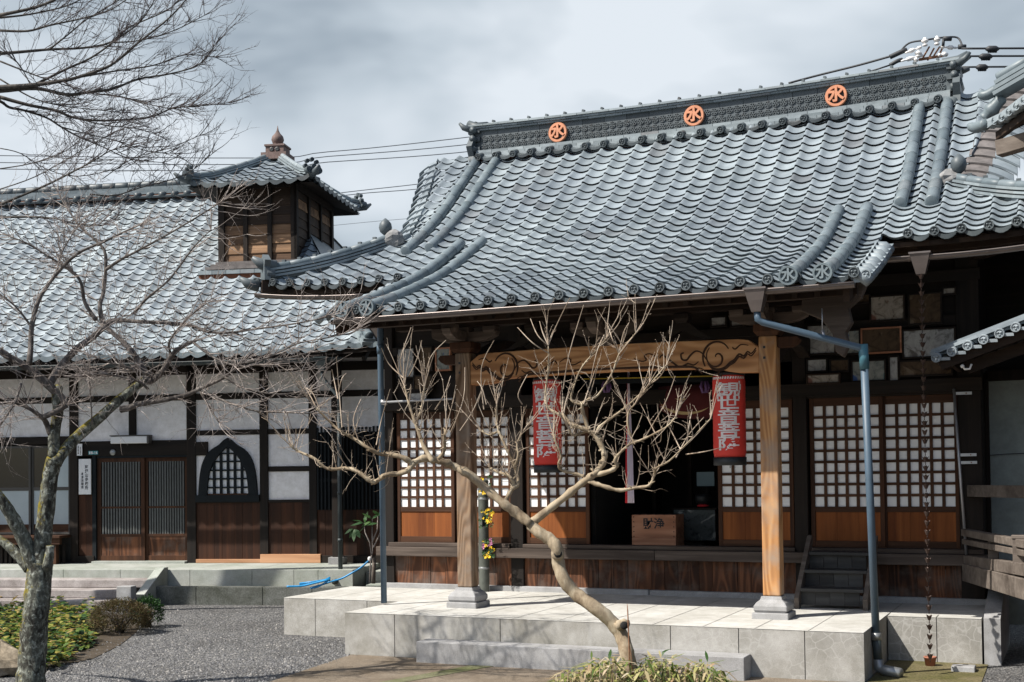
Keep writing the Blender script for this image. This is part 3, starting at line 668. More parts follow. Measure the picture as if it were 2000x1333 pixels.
# rainwater pipes
e1 = Vector((hp.x, gy+.0, 3.50)); e2 = wy(1685, 681, 12.35); e3 = wy(1711, 1240, 12.62); e4 = wz(1716, 1308, .06)
mb = MB(); mb.tube([(hp.x, gy, 3.53), (hp.x+.004, gy+.01, 3.45), e1+(e2-e1)*.05-Z*.06, e2-(e2-e1)*.03, e2+Z*-.02, e2+Vector((.01, .01, -.10))], .034, 12, 0)
mb.tube([e2+Vector((.004, .0, .04)), e2+Vector((.012, .01, -.20))], .045, 14, 1)
mb.tube([e2+Vector((.01, .01, -.15)), e3], .037, 14, 0); mb.tube([e3+Z*.02, e3-Z*.05], .05, 14, 2); mb.tube([e3, e4+Z*.03], .044, 12, 3)
mb.tube([e4+Z*.10, e4+Z*.02, e4+Vector((.05, -.02, .0)), e4+Vector((.22, -.10, -.01))], [.05, .052, .052, .05], 12, 2)
h1 = e1.lerp(e2, .62); mb.tube([h1+Z*.26, h1+Z*.04], .006, 6, 4); mb.tube([h1+Z*.05, h1+Vector((.02, 0, -.05))], .016, 8, 4)
mb.build('porch_downpipe', [M['pipe'], M['pipe2'], M['zinc'], M['gutdark'], M['steel']], hall)
lp0 = wz(750, 1178, .49); lp1 = wy(742.5, 652, lp0.y-.02)
mb = MB(); mb.tube([lp1+Z*.35, lp1, lp0], .036, 14, 0); mb.tube([lp1.lerp(lp0, .04), lp1.lerp(lp0, .075)], .043, 12, 0)
cz = wy(742, 787, lp0.y); q = Vector((lp1.x+.02, lp0.y-.05, cz.z)); mb.tube([q, q+Vector((.95, 0, .01))], .013, 8, 1); mb.tube([q+Vector((0, .05, 0))-Z*.03, q+Vector((0, .05, 0))+Z*.03], .046, 12, 1)
mb.build('corner_downpipe', [M['pipe'], M['steel']], hall)
# ---- hall body ------------------------------------------------------
ZP = .47
XL, XR = -8.66, -.98
mb = MB(); mb.box(XL-.02, -4.9, WY-.07, WY+.1, ZP-.02, .535); mb.box(-4.89, -2.3, WY-.068, WY+.1, ZP-.02, .532); mb.box(-2.29, XR+.03, WY-.07, WY+.1, ZP-.02, .535)
mb.build('foundation_stone', M['stone_g'], hall, bevel=.008)
mb = MB(); x = XL+.08; bays = [-8.52, -6.79, -6.60, -3.09, -2.92, -1.22]
for a, b in ((-8.53, -6.76), (-6.62, -3.06), (-2.94, -1.2)):
    x = a
    while x < b-.03:
        w = min(R.choice([.17, .22, .27, .31]), b-x)
        if b-x-w < .08: w = b-x
        mb.box(x, x+w-.005, WY+R.uniform(0, .012), WY+.05, .53, .93); x += w
mb.build('skirt_planks', M['w_plank'], hall)
mb = MB(); mb.box(XL-.10, -4.8, WY-.13, WY+.06, .905, 1.03); mb.box(-4.797, XR+.10, WY-.128, WY+.06, .905, 1.03)
mb.box(XL+.06, -6.79, WY-.07, WY+.1, 1.032, 1.085); mb.box(-6.60, -3.08, WY-.075, WY+.1, 1.032, 1.082); mb.box(-2.93, XR, WY-.07, WY+.1, 1.032, 1.085)
mb.build('floor_sill', M['w_sill'], hall, bevel=.008)
for a, b in ((XL, -8.53), (-6.785, -6.605), (-3.085, -2.925), (-1.23, XR)):
    mb = MB(); mb.box(a, b, WY-.035, WY+.13, .53, 4.45); mb.build('post', M['w_dark'], hall, bevel=.008)
mb = MB()
for a, b in ((-8.53, -6.785), (-6.605, -3.085), (-2.925, -1.23)):
    mb.box(a, b, WY-.012, WY+.10, 2.845, 3.0); mb.box(a, b, WY-.03, WY+.1, 3.62, 3.74)
mb.box(XL-.02, XR+.02, WY-.075, WY-.036, 2.87, 3.02); mb.box(XL-.02, XR+.02, WY-.06, WY-.036, 4.12, 4.25)
mb.box(XL-.1, XR+.1, WY-.1, WY+.15, 4.46, 4.62)
mb.build('lintel_beams', M['w_darkx'], hall, bevel=.006)
mb = MB()
for a, b in ((-8.53, -6.785), (-2.925, -1.23)):
    z = 3.0
    while z < 4.45:
        h = R.choice([.2, .24, .28]); mb.box(a, b, WY+.05, WY+.08, z, min(z+h-.004, 4.45)); z += h
mb.box(-6.605, -3.085, WY+.05, WY+.08, 3.30, 4.45)
mb.build('upper_wall_boards', M['w_darkx'], hall)
mb = MB()
mb.box(XL, XL+.06, WY+.13, 19.6, .5, 4.5); mb.box(XR-.06, XR, WY+.13, 19.6, .5, 4.5); mb.box(XL, XR, 19.6, 19.66, .5, 4.5)
mb.build('side_and_rear_walls', M['w_dark'], hall)
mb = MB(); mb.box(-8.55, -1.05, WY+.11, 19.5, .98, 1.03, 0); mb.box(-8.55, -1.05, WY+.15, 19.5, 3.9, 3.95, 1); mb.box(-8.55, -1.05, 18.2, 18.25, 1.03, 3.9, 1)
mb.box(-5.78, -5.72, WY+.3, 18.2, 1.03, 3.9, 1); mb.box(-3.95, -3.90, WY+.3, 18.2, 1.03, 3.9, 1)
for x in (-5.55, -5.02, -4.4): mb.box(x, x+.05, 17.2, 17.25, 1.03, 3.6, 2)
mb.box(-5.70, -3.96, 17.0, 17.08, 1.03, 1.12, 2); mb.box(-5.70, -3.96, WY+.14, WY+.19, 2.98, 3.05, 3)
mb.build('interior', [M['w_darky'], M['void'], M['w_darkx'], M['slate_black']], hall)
def shoji(x0, x1, yo=0.0, cols=6, rows=9, zl=1.565, zh=2.75, paper=True):
    st = .042 if x1-x0 < .84 else .05; Y0, Y1 = WY+.012+yo, WY+.047+yo; mb = MB()
    for a, b in ((x0, x0+st), (x1-st, x1)): mb.box(a, b, Y0, Y1, 1.087, 2.845)
    fr = mb.build('shoji_door', M['w_frame'], hall, bevel=.003)
    for a, b in ((1.087, 1.165), (1.50, zl), (zh, 2.845)): mb = MB(); mb.box(x0+st, x1-st, Y0+.003, Y1-.003, a, b); mb.build('rail', M['w_framex'], hall, fr, bevel=.003)
    mb = MB(); a, b = x0+st, x1-st; n = 3
    for k in range(n): mb.box(a+(b-a)*k/n+.001, a+(b-a)*(k+1)/n-.001, Y0+.016, Y0+.024, 1.165, 1.50)
    mb.build('lower_board', M['w_orange'], hall, fr)
    mb = MB(); w = .018
    for k in range(1, cols): x = a+(b-a)*k/cols; mb.box(x-w, x+w, Y0+.005, Y1-.008, zl, zh)
    for k in range(1, rows): z = zl+(zh-zl)*k/rows; mb.box(a, b, Y0+.008, Y1-.010, z-.016, z+.016)
    mb.build('lattice', M['w_framex'], hall, fr)
    mb = MB()
    for i in range(cols):
        for j in range(rows):
            xa = a+(b-a)*i/cols; za = zl+(zh-zl)*j/rows; mb.add([(xa, Y1-.012, za), (xa+(b-a)/cols, Y1-.012, za), (xa+(b-a)/cols, Y1-.012, za+(zh-zl)/rows), (xa, Y1-.012, za+(zh-zl)/rows)], [(0, 1, 2, 3)])
    mb.build('paper', M['paper'], hall, fr)
shoji(-8.50, -7.625); shoji(-7.66, -6.80, .04)
shoji(-6.58, -5.70); shoji(-4.02, -3.10)
shoji(-2.90, -2.055); shoji(-2.075, -1.24, .04)
# pole and brackets on the corner post
p0, p1 = wy(1863, 760, WY-.09), wy(1889, 1106, WY-.09)
mb = MB(); mb.tube([p0, p1], .016, 8); mb.tube([p1, p1+Vector((.09, 0, .0)), p1+Vector((.11, 0, -.05))], .014, 8, 1); mb.lathe(p1+Vector((.10, .01, -.07)), [(.035, 0), (.035, .02)], 12, 0, (0, -1, 0))
for y in (769, 889, 904):
    a = wy(1866+(y-760)*.075, y, WY-.085); mb.box(a.x, a.x+.17, WY-.085, WY-.075, a.z-.016, a.z+.016); mb.lathe((a.x+.11, WY-.088, a.z), [(.008, 0), (.006, .006)], 8, 1, (0, -1, 0))
mb.build('corner_pole', [M['steel'], M['rust']], hall)
# porch columns, rainbow beam, brackets
CYF = 13.0
for x0 in (-6.555, -3.015):
    w = .185; mb = MB(); mb.box(x0, x0+w, CYF, CYF+w, .70, 3.40)
    col = mb.build('porch_column', M['w_col'] if x0 > -5 else M['w_colold'], hall, bevel=.014)
    c = (x0+w/2, CYF+w/2); mb = MB(); mb.box(c[0]-.19, c[0]+.19, c[1]-.19, c[1]+.19, ZP-.02, .535)
    rows_ = []
    for hw, z in ((.155, .535), (.172, .56), (.172, .60), (.15, .635), (.115, .665), (.105, .70)): rows_.append([(c[0]+sx*hw, c[1]+sy*hw, z) for sx, sy in ((-1, -1), (1, -1), (1, 1), (-1, 1), (-1, -1))])
    mb.grid(rows_, 0, False); mb.box(c[0]-.10, c[0]+.10, c[1]-.10, c[1]+.10, .66, .699)
    mb.build('column_base', M['stone_g'], hall, col, bevel=.01)
    mb = MB(); rows_ = []
    for hw, z in ((.10, 3.40), (.135, 3.445), (.135, 3.52)): rows_.append([(c[0]+sx*hw, c[1]+sy*hw, z) for sx, sy in ((-1, -1), (1, -1), (1, 1), (-1, 1), (-1, -1))])
    mb.grid(rows_, 0, False); mb.add([(c[0]-.135, c[1]-.135, 3.52), (c[0]+.135, c[1]-.135, 3.52), (c[0]+.135, c[1]+.135, 3.52), (c[0]-.135, c[1]+.135, 3.52)], [(0, 1, 2, 3)])
    mb.build('bearing_block', M['w_frame'], hall, col)
    q = -1 if x0 < -5 else 1; mb = MB(); xo = c[0]+q*w/2
    mb.prism([(0, -.055), (q*.15, -.055), (q*.21, -.02), (q*.24, .02), (q*.21, .055), (0, .055)], (xo, c[1]-.06, 3.33), (1, 0, 0), (0, 0, 1), (0, 1, 0), .12)
    mb.build('beam_nose', M['w_frame'], hall, col, bevel=.008)
    mb = MB()
    for zz in (3.27, 3.16): mb.box(c[0]-.045, c[0]-.020, CYF-.003, CYF+.01, zz, zz+.025)
    mb.build('peg_hole_shade', M['black'], hall, col)  # solid black blocks on the face; the holes' shade is painted by their colour
    mb = MB(); n = 8; pts = [(c[0], CYF+w+(14.98-CYF-w)*i/n, 3.18+.22*sin(pi*i/n)+.25*i/n) for i in range(n+1)]
    for i in range(n): mb.beam(pts[i], Vector(pts[i+1])+Vector((0, .004, 0)), .13, .22)
    mb.build('curved_tie_beam', M['w_darky'], hall, bevel=.005)
xa, xb = -6.37, -3.015
def bz(t): return .035*sin(pi*t)
mb = MB(); n = 30; top, bot = [], []
for i in range(n+1):
    t = i/n; x = xa+(xb-xa)*t; e = min(t, 1-t)
    bot.append((x-xa, bz(t)+(0 if e < .085 else .045*min(1, (e-.085)/.05))-.02)); top.append((x-xa, .335+bz(t)*.6-(.09*max(0, 1-e/.045)**1.5)))
mb.prism(bot+top[::-1], (xa, CYF+.02, 3.045), (1, 0, 0), (0, 0, 1), (0, 1, 0), .15)
beam = mb.build('rainbow_beam', M['w_beam'], hall, bevel=.010)
mb = MB(); yf = CYF+.019
def crv3(P):
    o = []
    for i in range(len(P)-1):
        for q in range(3):
            s = q/3; p0 = P[max(0, i-1)]; p1 = P[i]; p2 = P[i+1]; p3 = P[min(len(P)-1, i+2)]
            o.append(tuple(.5*(2*b+(c-a)*s+(2*a-5*b+4*c-d)*s*s+(3*b-a-3*c+d)*s**3) for a, b, c, d in zip(p0, p1, p2, p3)))
    return o+[P[-1]]
def groove(pts, r=.007):
    k = len(pts); r *= 1.45; mb.tube([(p[0], yf, p[1]) for p in crv3(pts)], [r*(.5+.6*sin(pi*(i+.6)/(3*k))) for i in range(len(crv3(pts)))], 6)
for q in (1, -1):
    ox = xa+.03 if q > 0 else xb-.03; oz = 3.20
    def W(p): return [(ox+q*a, oz+b*1.12) for a, b in p]
    sp = [(.42+(.125-.0165*i*.42)*cos(.9-i*.42), .0+(.125-.0165*i*.42)*sin(.9-i*.42)) for i in range(17)]
    for off in (0, .022):
        groove(W([(.0, .05+off), (.05, .0+off), (.09, .02+off), (.13, -.02+off), (.18, .0+off), (.23, -.05+off), (.28, -.075+off), (.33, -.11+off*.8), (.40, -.125+off*.7), (.47, -.105+off*.5), (.52, -.05)]))
    groove(W(sp)); groove(W([(a*1.0, b*1.0) for a, b in [(.42+.15*cos(2.6-i*.35), .15*sin(2.6-i*.35)) for i in range(10)]]), .008)
    groove(W([(.53, -.02), (.58, .05), (.65, .07), (.71, .03), (.75, -.01), (.80, -.0), (.81, .05), (.78, .06)])); groove(W([(.62, -.03), (.67, -.06), (.74, -.045), (.82, -.075), (.90, -.03), (.97, .02), (1.02, .05), (1.05, .02)]))
    groove(W([(.39, -.13), (.41, -.155), (.38, -.175), (.36, -.155)])); groove(W([(1.08, .03), (1.16, .07), (1.22, .05), (1.20, .01), (1.26, .0), (1.34, .03)]), .005); groove(W([(.56, -.11), (.62, -.09), (.66, -.12)]), .004); groove(W([(.08, .10), (.16, .11), (.22, .07), (.25, .09)]), .005)
    groove(W([(.58, -.145), (.64, -.095), (.72, -.075), (.9, -.07), (1.3, -.06), (1.66, -.058)]), .010)
mb.build('scroll_groove_shade', M['carve'], hall, beam)  # half-sunk dark tubes; the shade of carved grooves is put into their colour
mb = MB(); mb.box(-7.35, -2.15, CYF+.02, CYF+.16, 3.70, 3.87); mb.build('porch_purlin', M['w_soffx'], hall, bevel=.008)
mb = MB(); mb.box(-7.3, -2.2, 12.45, 12.58, 3.69, 3.80); mb.build('outer_purlin', M['w_soffx'], hall, bevel=.006)
def blk(mb, x, z, w, h, y=CYF+.09, d=None):
    d = d or w; rows_ = [[(x+sx*a, y+sy*a*d/w, zz) for sx, sy in ((-1, -1), (1, -1), (1, 1), (-1, 1), (-1, -1))] for a, zz in ((w*.36, z), (w*.5, z+h*.45), (w*.5, z+h))]
    mb.grid(rows_, 0, False); mb.add([rows_[2][k] for k in range(4)], [(0, 1, 2, 3)]); mb.add([rows_[0][k] for k in range(4)], [(3, 2, 1, 0)])
for x in (-6.46, -4.72, -2.92):
    mb = MB(); b = 3.40 if x == -4.72 else 3.53
    if x == -4.72: blk(mb, x, 3.385, .19, .11); b = 3.50
    mb.prism([(-.42, .11), (-.40, .06), (-.30, .015), (-.2, 0), (.2, 0), (.30, .015), (.40, .06), (.42, .11)], (x, CYF+.03, b), (1, 0, 0), (0, 0, 1), (0, 1, 0), .12)
    mb.prism([(-.42, .11), (-.38, .05), (-.25, .0), (.2, 0), (.2, .11)], (x+.055, CYF+.0, b+.004), (0, 1, 0), (0, 0, 1), (-1, 0, 0), .11)
    for dx in (-.33, 0, .33): blk(mb, x+dx, b+.08, .15, .085)
    blk(mb, x, b+.08, .15, .09, CYF-.30)
    mb.build('bracket_cluster', M['w_sill'], hall, bevel=.004)
for x in (-5.6, -3.85):                                # frog-leg struts between the clusters
    mb = MB(); o = [(-.40, 0), (-.30, .02), (-.18, .10), (-.08, .19), (.08, .19), (.18, .10), (.30, .02), (.40, 0), (.26, 0), (.12, .05), (0, .11), (-.12, .05), (-.26, 0)]
    mb.prism(o, (x, CYF+.05, 3.405), (1, 0, 0), (0, 0, 1), (0, 1, 0), .07); blk(mb, x, 3.595, .16, .095); mb.build('frog_leg_strut', M['w_darkx'], hall)
for q in (1,):                                         # carved beam end at the right porch corner
    x = -4.76+q*2.62; mb = MB()
    mb.prism([(q*-.34, .20), (q*.10, .26), (q*.30, .30), (q*.22, .12), (q*.10, .02), (q*.13, -.12), (q*.07, -.22), (q*.10, -.34), (q*.04, -.46), (q*-.03, -.40), (q*-.06, -.22), (q*-.16, -.08), (q*-.36, .02)], (x+q*.02, 12.55, 3.56), (1, 0, 0), (0, 0, 1), (0, 1, 0), .14)
    mb.build('carved_beam_end', M['w_sill'], hall, bevel=.012)
for q in (-1, 1):
    mb = MB(); x = HX+q*3.78
    mb.beam((x, WY, 4.42), (x+q*1.25, WY-1.22, 4.52), .14, .16); mb.build('corner_rafter', M['w_soff'], hall, soff)
# ---- stone platform, steps, stair ----------------------------------
def slabbed(mb, x0, x1, y0, y1, z0, z1, joints, m=0, mt=1, mj=2, paving=None):
    """a kerbed platform: front blocks with open joints and a paved top"""
    xs = [x0]+list(joints)+[x1]
    for a, b in zip(xs, xs[1:]): mb.box(a+.004, b-.004, y0, y1, z0, z1-.004, m)
    mb.box(x0+.01, x1-.01, y0+.012, y1-.01, z0, z1-.010, mj)
    px = paving or xs; ys = [y0-.004, (y0+y1)/2+.1, y1]
    for a, b in zip(px, px[1:]):
        mb.box(a+.005, b-.005, ys[0], ys[2], z1-.004, z1, mt)
plat = Thing('porch_platform', (-4.7, 12.14, 0), 'pale stone porch platform with cracked front blocks under the two bright columns', 'stone platform')
mb = MB(); pv = [-7.54]+[-7.54+.516*k for k in range(1, 11)]+[-1.865]
slabbed(mb, -7.54, -1.865, 12.14, 13.9, -.1, ZP, [-6.9, -5.62, -4.3, -3.75, -3.06, -2.42], paving=pv)
mb.build('platform_blocks', [M['stone'], M['stonetop'], M['joint']], plat, fix=True, bevel=.006)
plat2 = Thing('wall_platform', (-4.9, 13.62, 0), 'longer stone platform running along the hall wall behind the porch platform', 'stone platform')
mb = MB(); pv = [-9.22, -8.6, -8.05]+[-7.54+.516*k for k in range(0, 12)]+[-.93]
slabbed(mb, -9.22, -7.545, 13.40, 13.905, -.1, ZP-.003, [-8.75, -8.0], paving=pv[:4])
slabbed(mb, -9.22, -.93, 13.91, 15.0, -.1, ZP-.001, [-7.54, -1.88], paving=pv)
slabbed(mb, -1.86, -.93, 13.66, 13.905, -.1, ZP-.003, [-1.37], paving=[-1.86, -1.37, -.93])
mb.build('platform_blocks', [M['stone'], M['stonetop'], M['joint']], plat2, bevel=.004)
mb = MB(); mb.box(-6.48, -2.94, 11.86, 12.136, -.1, .225)
o = mb.build('porch_step', M['stone_g'], None, bevel=.008); tag(o, 'long single grey stone step in front of the porch platform, behind the bamboo grass', 'step')
st = Thing('wooden_stair', (-2.5, 14.6, ZP), 'short blackened wooden stair leaning against the hall sill right of the porch column', 'stair')
SX0, SX1 = -2.90, -2.16
ya, za, yb2, zb = 14.02, ZP, 14.86, 1.18
for x in (SX0, SX1):
    mb = MB(); mb.prism([(ya, ZP), (ya+.10, ZP), (yb2+.02, zb-.02), (yb2, zb+.06), (yb2-.06, zb+.05), (ya-.02, ZP+.12)], (x, 0, 0), (0, 1, 0), (0, 0, 1), (1, 0, 0), .05); mb.build('stair_string', M['w_grey'], st)
for k in range(3):
    y = ya+.10+k*.26; z = ZP+.185*(k+1)
    mb = MB(); mb.box(SX0+.052, SX1-.002, y-.05, y+.24, z, z+.035); mb.build('tread', M['w_stairs'], st, bevel=.004)
    mb = MB()
    for j in range(4): mb.box(SX0+.053+j*.16, SX0+.053+(j+1)*.16-.004, y+.0+R.uniform(0, .004), y+.02, z-.185+.034, z-.002)
    mb.build('riser', M['w_stairs'], st)
# ---- lanterns, bell cloth, offering box, altar things -----------------
def lantern(x0, x1, zt, zb, y, label, tilt=0.0):
    cx = (x0+x1)/2; r = (x1-x0)/2; t = Thing('paper_lantern', (cx, y, zt), label, 'lantern', group='red paper lanterns under the porch beam')
    mb = MB(); n = 28; H_ = zt-zb; pr = []
    for i in range(n+1):
        z = i/n; pr.append((r*(1-.012*(i % 2))*(1-.05*max(0, abs(z-.5)*2-.85)/.15), z*H_))
    mb.lathe((cx, y, zb), pr, 32, 0); body = mb.build('lantern_body', M['red'], t)
    mb = MB(); mb.lathe((cx, y, zb-.085), [(r*.96, 0), (r*1.0, .004), (r*1.0, .086)], 28); mb.build('bottom_ring', M['black'], t)
    mb = MB(); mb.lathe((cx, y, zt-.002), [(r*.98, 0), (r*.98, .03)], 28); mb.tube([(cx-r*.7, y, zt+.03), (cx, y, zt+.12), (cx+r*.7, y, zt+.03)], .006, 6); mb.tube([(cx, y, zb-.085), (cx, y, zb-.115)], .004, 6); mb.build('top_ring', M['black'], t)
    V, F_ = text_mesh('観世音菩薩', .265, .0, .005, True, .140*(H_/.86), .60)
    bm = bmesh.new(); vv = [bm.verts.new(v) for v in V]
    for f in F_:
        try: bm.faces.new([vv[k] for k in f])
        except ValueError: pass
    for k in range(-6, 7): bmesh.ops.bisect_plane(bm, geom=bm.verts[:]+bm.edges[:]+bm.faces[:], plane_co=(k*.018, 0, 0), plane_no=(1, 0, 0))
    bm.verts.index_update(); mb = MB(); rr = r+.0045
    fa = min(.26, atan2(-cx, y)*.8)
    def onc(u, v, r_=rr): a = u/rr+fa; return (cx+r_*sin(a), y-r_*cos(a), (zt+zb)/2-.015+v)
    mb.add([onc(v.co.x, v.co.y) for v in bm.verts], [[q.index for q in f.verts] for f in bm.faces]); bm.free()
    zz = H_/2-.03+.015
    for k in range(15):                                     # white rope painted round the top
        u = (k-7)*.028; mb.add([onc(u-.012, zz-.012), onc(u+.004, zz-.016), onc(u+.014, zz+.008), onc(u-.002, zz+.014)], [(0, 1, 2, 3)])
    for q in (-1, 1):
        for k in range(6): u = q*(.128+.012*sin(k*1.1)); v = zz-.05-k*.032; mb.add([onc(u-.010, v-.018), onc(u+.010, v-.018), onc(u+.010, v+.012), onc(u-.010, v+.012)], [(0, 1, 2, 3)])
    mb.build('lettering', M['cream'], t, body)
    return t
lantern(-5.685, -5.36, 3.06, 2.09, 13.28, 'red paper lantern with white characters behind the bare branches, nearer the left porch column')
lantern(-3.575, -3.225, 3.02, 2.145, 13.25, 'red paper lantern with white characters hanging beside the right porch column')
t = Thing('bell_rope_cloth', (-4.78, 14.0, 3.12), 'hanging red and pale mauve cloth strip in front of the dark doorway', 'cloth strip')
for nm, mt, xo, w, y in (('red_strip', 'redcloth', -.04, .05, 14.015), ('pale_strip', 'mauve', .012, .075, 13.99)):
    mb = MB(); rows_ = []
    for i in range(13):
        s = i/12; z = 3.16-1.52*s; ww = w*(.25+.75*min(1, s*1.5))*(1+.25*max(0, s-.8)*5*.5); rows_.append([(-4.785+xo*(.3+.7*s)+ww*(k/8-.5), y+.010*sin(k*2.2+.5)*min(1, s*2), z) for k in range(9)])
    mb.grid(rows_); o = mb.build(nm, M[mt], t, fix=False); md = o.modifiers.new('thick', 'SOLIDIFY'); md.thickness = .006
mb = MB(); mb.tube([(-4.785, 14.0, 3.14), (-4.785, 14.0, 3.5)], .012, 6); mb.build('cord', M['mauve'], t)
t = Thing('offering_box', (-5.0, 15.5, 1.035), 'reddish wooden offering box with two dark characters on the threshold', 'offering box')
bx0, bx1, by = -5.22, -4.64, 15.32; mb = MB()
mb.box(bx0, bx1, by, by+.36, 1.16, 1.455)
mb.prism([(0, 0), (.03, 0)]+[(.06+.115*k+.032*cos(a), .022*sin(a)) for k in range(5) for a in (pi, pi*.75, pi*.5, pi*.25, 0)]+[(.58, 0), (.58, .118), (0, .118)], (bx0, by-.006, 1.04), (1, 0, 0), (0, 0, 1), (0, 1, 0), .37)
bo = mb.build('box_body', M['w_box'], t, bevel=.004)
mb = MB()
for i in range(5):
    for x in (bx0+.025, bx1-.025): mb.lathe((x, by-.001, 1.18+i*.062), [(.008, 0), (.005, .004)], 8, 0, (0, -1, 0))
for i in range(5): mb.box(bx0+.04+i*.115, bx0+.07+i*.115, by+.03, by+.33, 1.452, 1.462)
mb.build('nails_and_slats', M['ink'], t, bo)
V, F_ = text_mesh('財浄', .145, .001, .003); mb = MB(); mb.add([((bx0+bx1)/2+v.x+.0, by-.0025-v.z, 1.335+v.y) for v in V], F_); mb.build('lettering', M['ink'], t, bo)
t = Thing('altar_table', (-4.55, 16.0, 1.035), 'low table draped in dark patterned cloth right of the offering box', 'table')
mb = MB(); mb.box(-4.86, -4.30, 15.95, 16.4, 1.10, 1.50); mb.build('patterned_cloth', M['cloth_pat'], t, bevel=.01)
mb = MB(); mb.box(-4.88, -4.28, 15.94, 16.42, 1.502, 1.52); mb.box(-4.86, -4.45, 15.9, 16.0, 1.04, 1.075); mb.build('table_top', M['w_darkx'], t)
def thing_mesh(name, mb, mats, label, cat, group=None, **kw):
    o = mb.build(name, mats, None, **kw); bb = [Vector(v) for v in o.bound_box]; c = sum(bb, Vector())/8; c.z = min(v.z for v in bb)
    o.data.transform(Matrix.Translation(-c)); o.location = c; return tag(o, label, cat, group)
mb = MB(); mb.lathe((-4.50, 16.1, 1.535), [(.07, 0), (.085, .02), (.05, .03)], 14, 1); mb.lathe((-4.50, 16.1, 1.56), [(.03, 0), (.095, .03), (.11, .09), (.10, .13), (.09, .13)], 16, 0)
thing_mesh('singing_bowl', mb, [M['black'], M['redcloth']], 'dark round bell bowl on a red cushion on the patterned table', 'bowl')
mb = MB(); mb.box(-4.70, -4.46, 16.52, 16.535, 1.80, 1.99); mb.box(-4.60, -4.56, 16.54, 16.58, 1.03, 1.99, 1)
thing_mesh('notice_board', mb, [M['pale_panel'], M['void']], 'pale grey rectangular sheet standing in the dark interior', 'notice')
t = Thing('door_curtain', (-4.3, 14.95, 3.0), 'dark red half-round lantern curtain with a gold swirl in the doorway top', 'curtain')
mb = MB(); cc = (-4.35, 15.4, 2.93); mb.lathe((cc[0], cc[1], cc[2]-.27), [(.12, 0), (.34, .03), (.47, .12), (.52, .27), (.5, .4)], 28); cb = mb.build('curtain_cloth', M['maroon'], t)
mb = MB()
def ring(a0, a1, r0, r1, z0, z1):
    n = 14; rows_ = []
    for i in range(n+1):
        a = a0+(a1-a0)*i/n; w = .05*sin(pi*i/n)+.012; rows_.append([(cc[0]+(r0+(r1-r0)*i/n)*cos(a), cc[1]-.535, cc[2]-.02+(r0+(r1-r0)*i/n-w*k)*sin(a)*.62) for k in (0, 1)])
    mb.grid(rows_, 0, False)
ring(pi*1.02, pi*1.78, .34, .36, 0, 0); ring(pi*1.05, pi*1.5, .14, .05, 0, 0)
mb.build('gold_swirl', M['gold'], t, cb)
mb = MB(); a, b = wy(1138, 741, 13.6), wy(1400, 735, 13.6); mb.beam(a, b, .012, .012); mb.beam(a-Z*.035, b-Z*.035, .03, .05, 1)
o = thing_mesh('curtain_rail', mb, [M['yellow'], M['slate_black']], 'thin yellow rail under the carved beam', 'rail')
for px in (1184, 1376):
    c = wy(px, 745, 13.55); mb = MB()
    for k in range(5):
        a = k*1.3; mb.tube([c+Vector((.03*cos(a), .02*sin(a), .0)), c+Vector((.05*cos(a), .03*sin(a), -.06)), c+Vector((.03*cos(a+.5), .02*sin(a), -.13))], [.012, .018, .008], 6)
    thing_mesh('purple_tassel', mb, M['purple'], 'small purple tassel hanging at the '+('left' if px < 1300 else 'right')+' end of the yellow rail', 'tassel', 'purple tassels on the yellow rail')
# flower pipe
vx, vy = -7.10, 14.86
t = Thing('flower_pipe', (vx, vy, ZP), 'tall grey-green pipe vase with cut openings holding yellow flowers behind the left porch column', 'flower vase')
mb = MB(); r = .068
def pipe_seg(z0, z1, a0, a1, m=0):
    n = 16; rows_ = [[(vx+r*cos(a0+(a1-a0)*k/n), vy+r*sin(a0+(a1-a0)*k/n), z) for k in range(n+1)] for z in (z0, z1)]; mb.grid(rows_, m)
pipe_seg(.47, .93, 0, 2*pi); pipe_seg(.93, 1.07, pi*.1, pi*1.55); pipe_seg(1.07, 1.31, 0, 2*pi); pipe_seg(1.31, 1.45, pi*.1, pi*1.55); pipe_seg(1.45, 1.76, 0, 2*pi); pipe_seg(1.76, 1.88, pi*.1, pi*1.55)
mb.lathe((vx, vy, 1.88), [(r*1.05, 0), (r*1.08, .03), (r*.6, .05)], 16, 0)
vb = mb.build('pipe_body', M['bamboo'], t, fix=False)
mb = MB()
for z in (.76, 1.66, 1.73): mb.lathe((vx, vy, z), [(r*1.03, 0), (r*1.05, .006), (r*1.05, .026), (r*1.03, .03)], 18)
mb.build('metal_band', M['zinc'], t)
mb = MB(); mb.lathe((vx, vy, .5), [(r*.9, 0), (r*.9, .44)], 14); mb.lathe((vx, vy, 1.08), [(r*.9, 0), (r*.9, .24)], 14); mb.build('pipe_lining', M['void'], t)
def bouquet(c, label, cols, n=26):
    tb = Thing('flower_bunch', c, label, 'flowers', group='flower bunches in the pipe vase')
    mbs = {k: MB() for k in cols+['leaf_green']}; c = Vector(c)
    for i in range(n*2):
        d = Vector((R.uniform(-.02, .15), R.uniform(-.12, -.0), R.uniform(-.10, .13))); p = c+d
        k = R.choice(cols) if i % 2 else 'leaf_green'; s = R.uniform(.012, .022); nb = mbs[k]
        for j in range(5):
            a = j*2*pi/5+R.random(); nn = Vector((cos(a), R.uniform(-.6, -.1), sin(a))); tt = nn.cross(Vector((0, 1, 0))).normalized()
            nb.add([p, p+nn*s+tt*s*.5, p+nn*s*1.5, p+nn*s-tt*s*.5], [(0, 1, 2, 3)])
        if i % 4 == 0: mbs['leaf_green'].tube([c, c+d*.5, p], .003, 4)
    for k, b in mbs.items(): b.build({'leaf_green': 'stems_and_leaves', 'leaf_y': 'yellow_blossoms', 'leaf_m': 'mauve_blossoms'}[k], M[k], tb, fix=False)
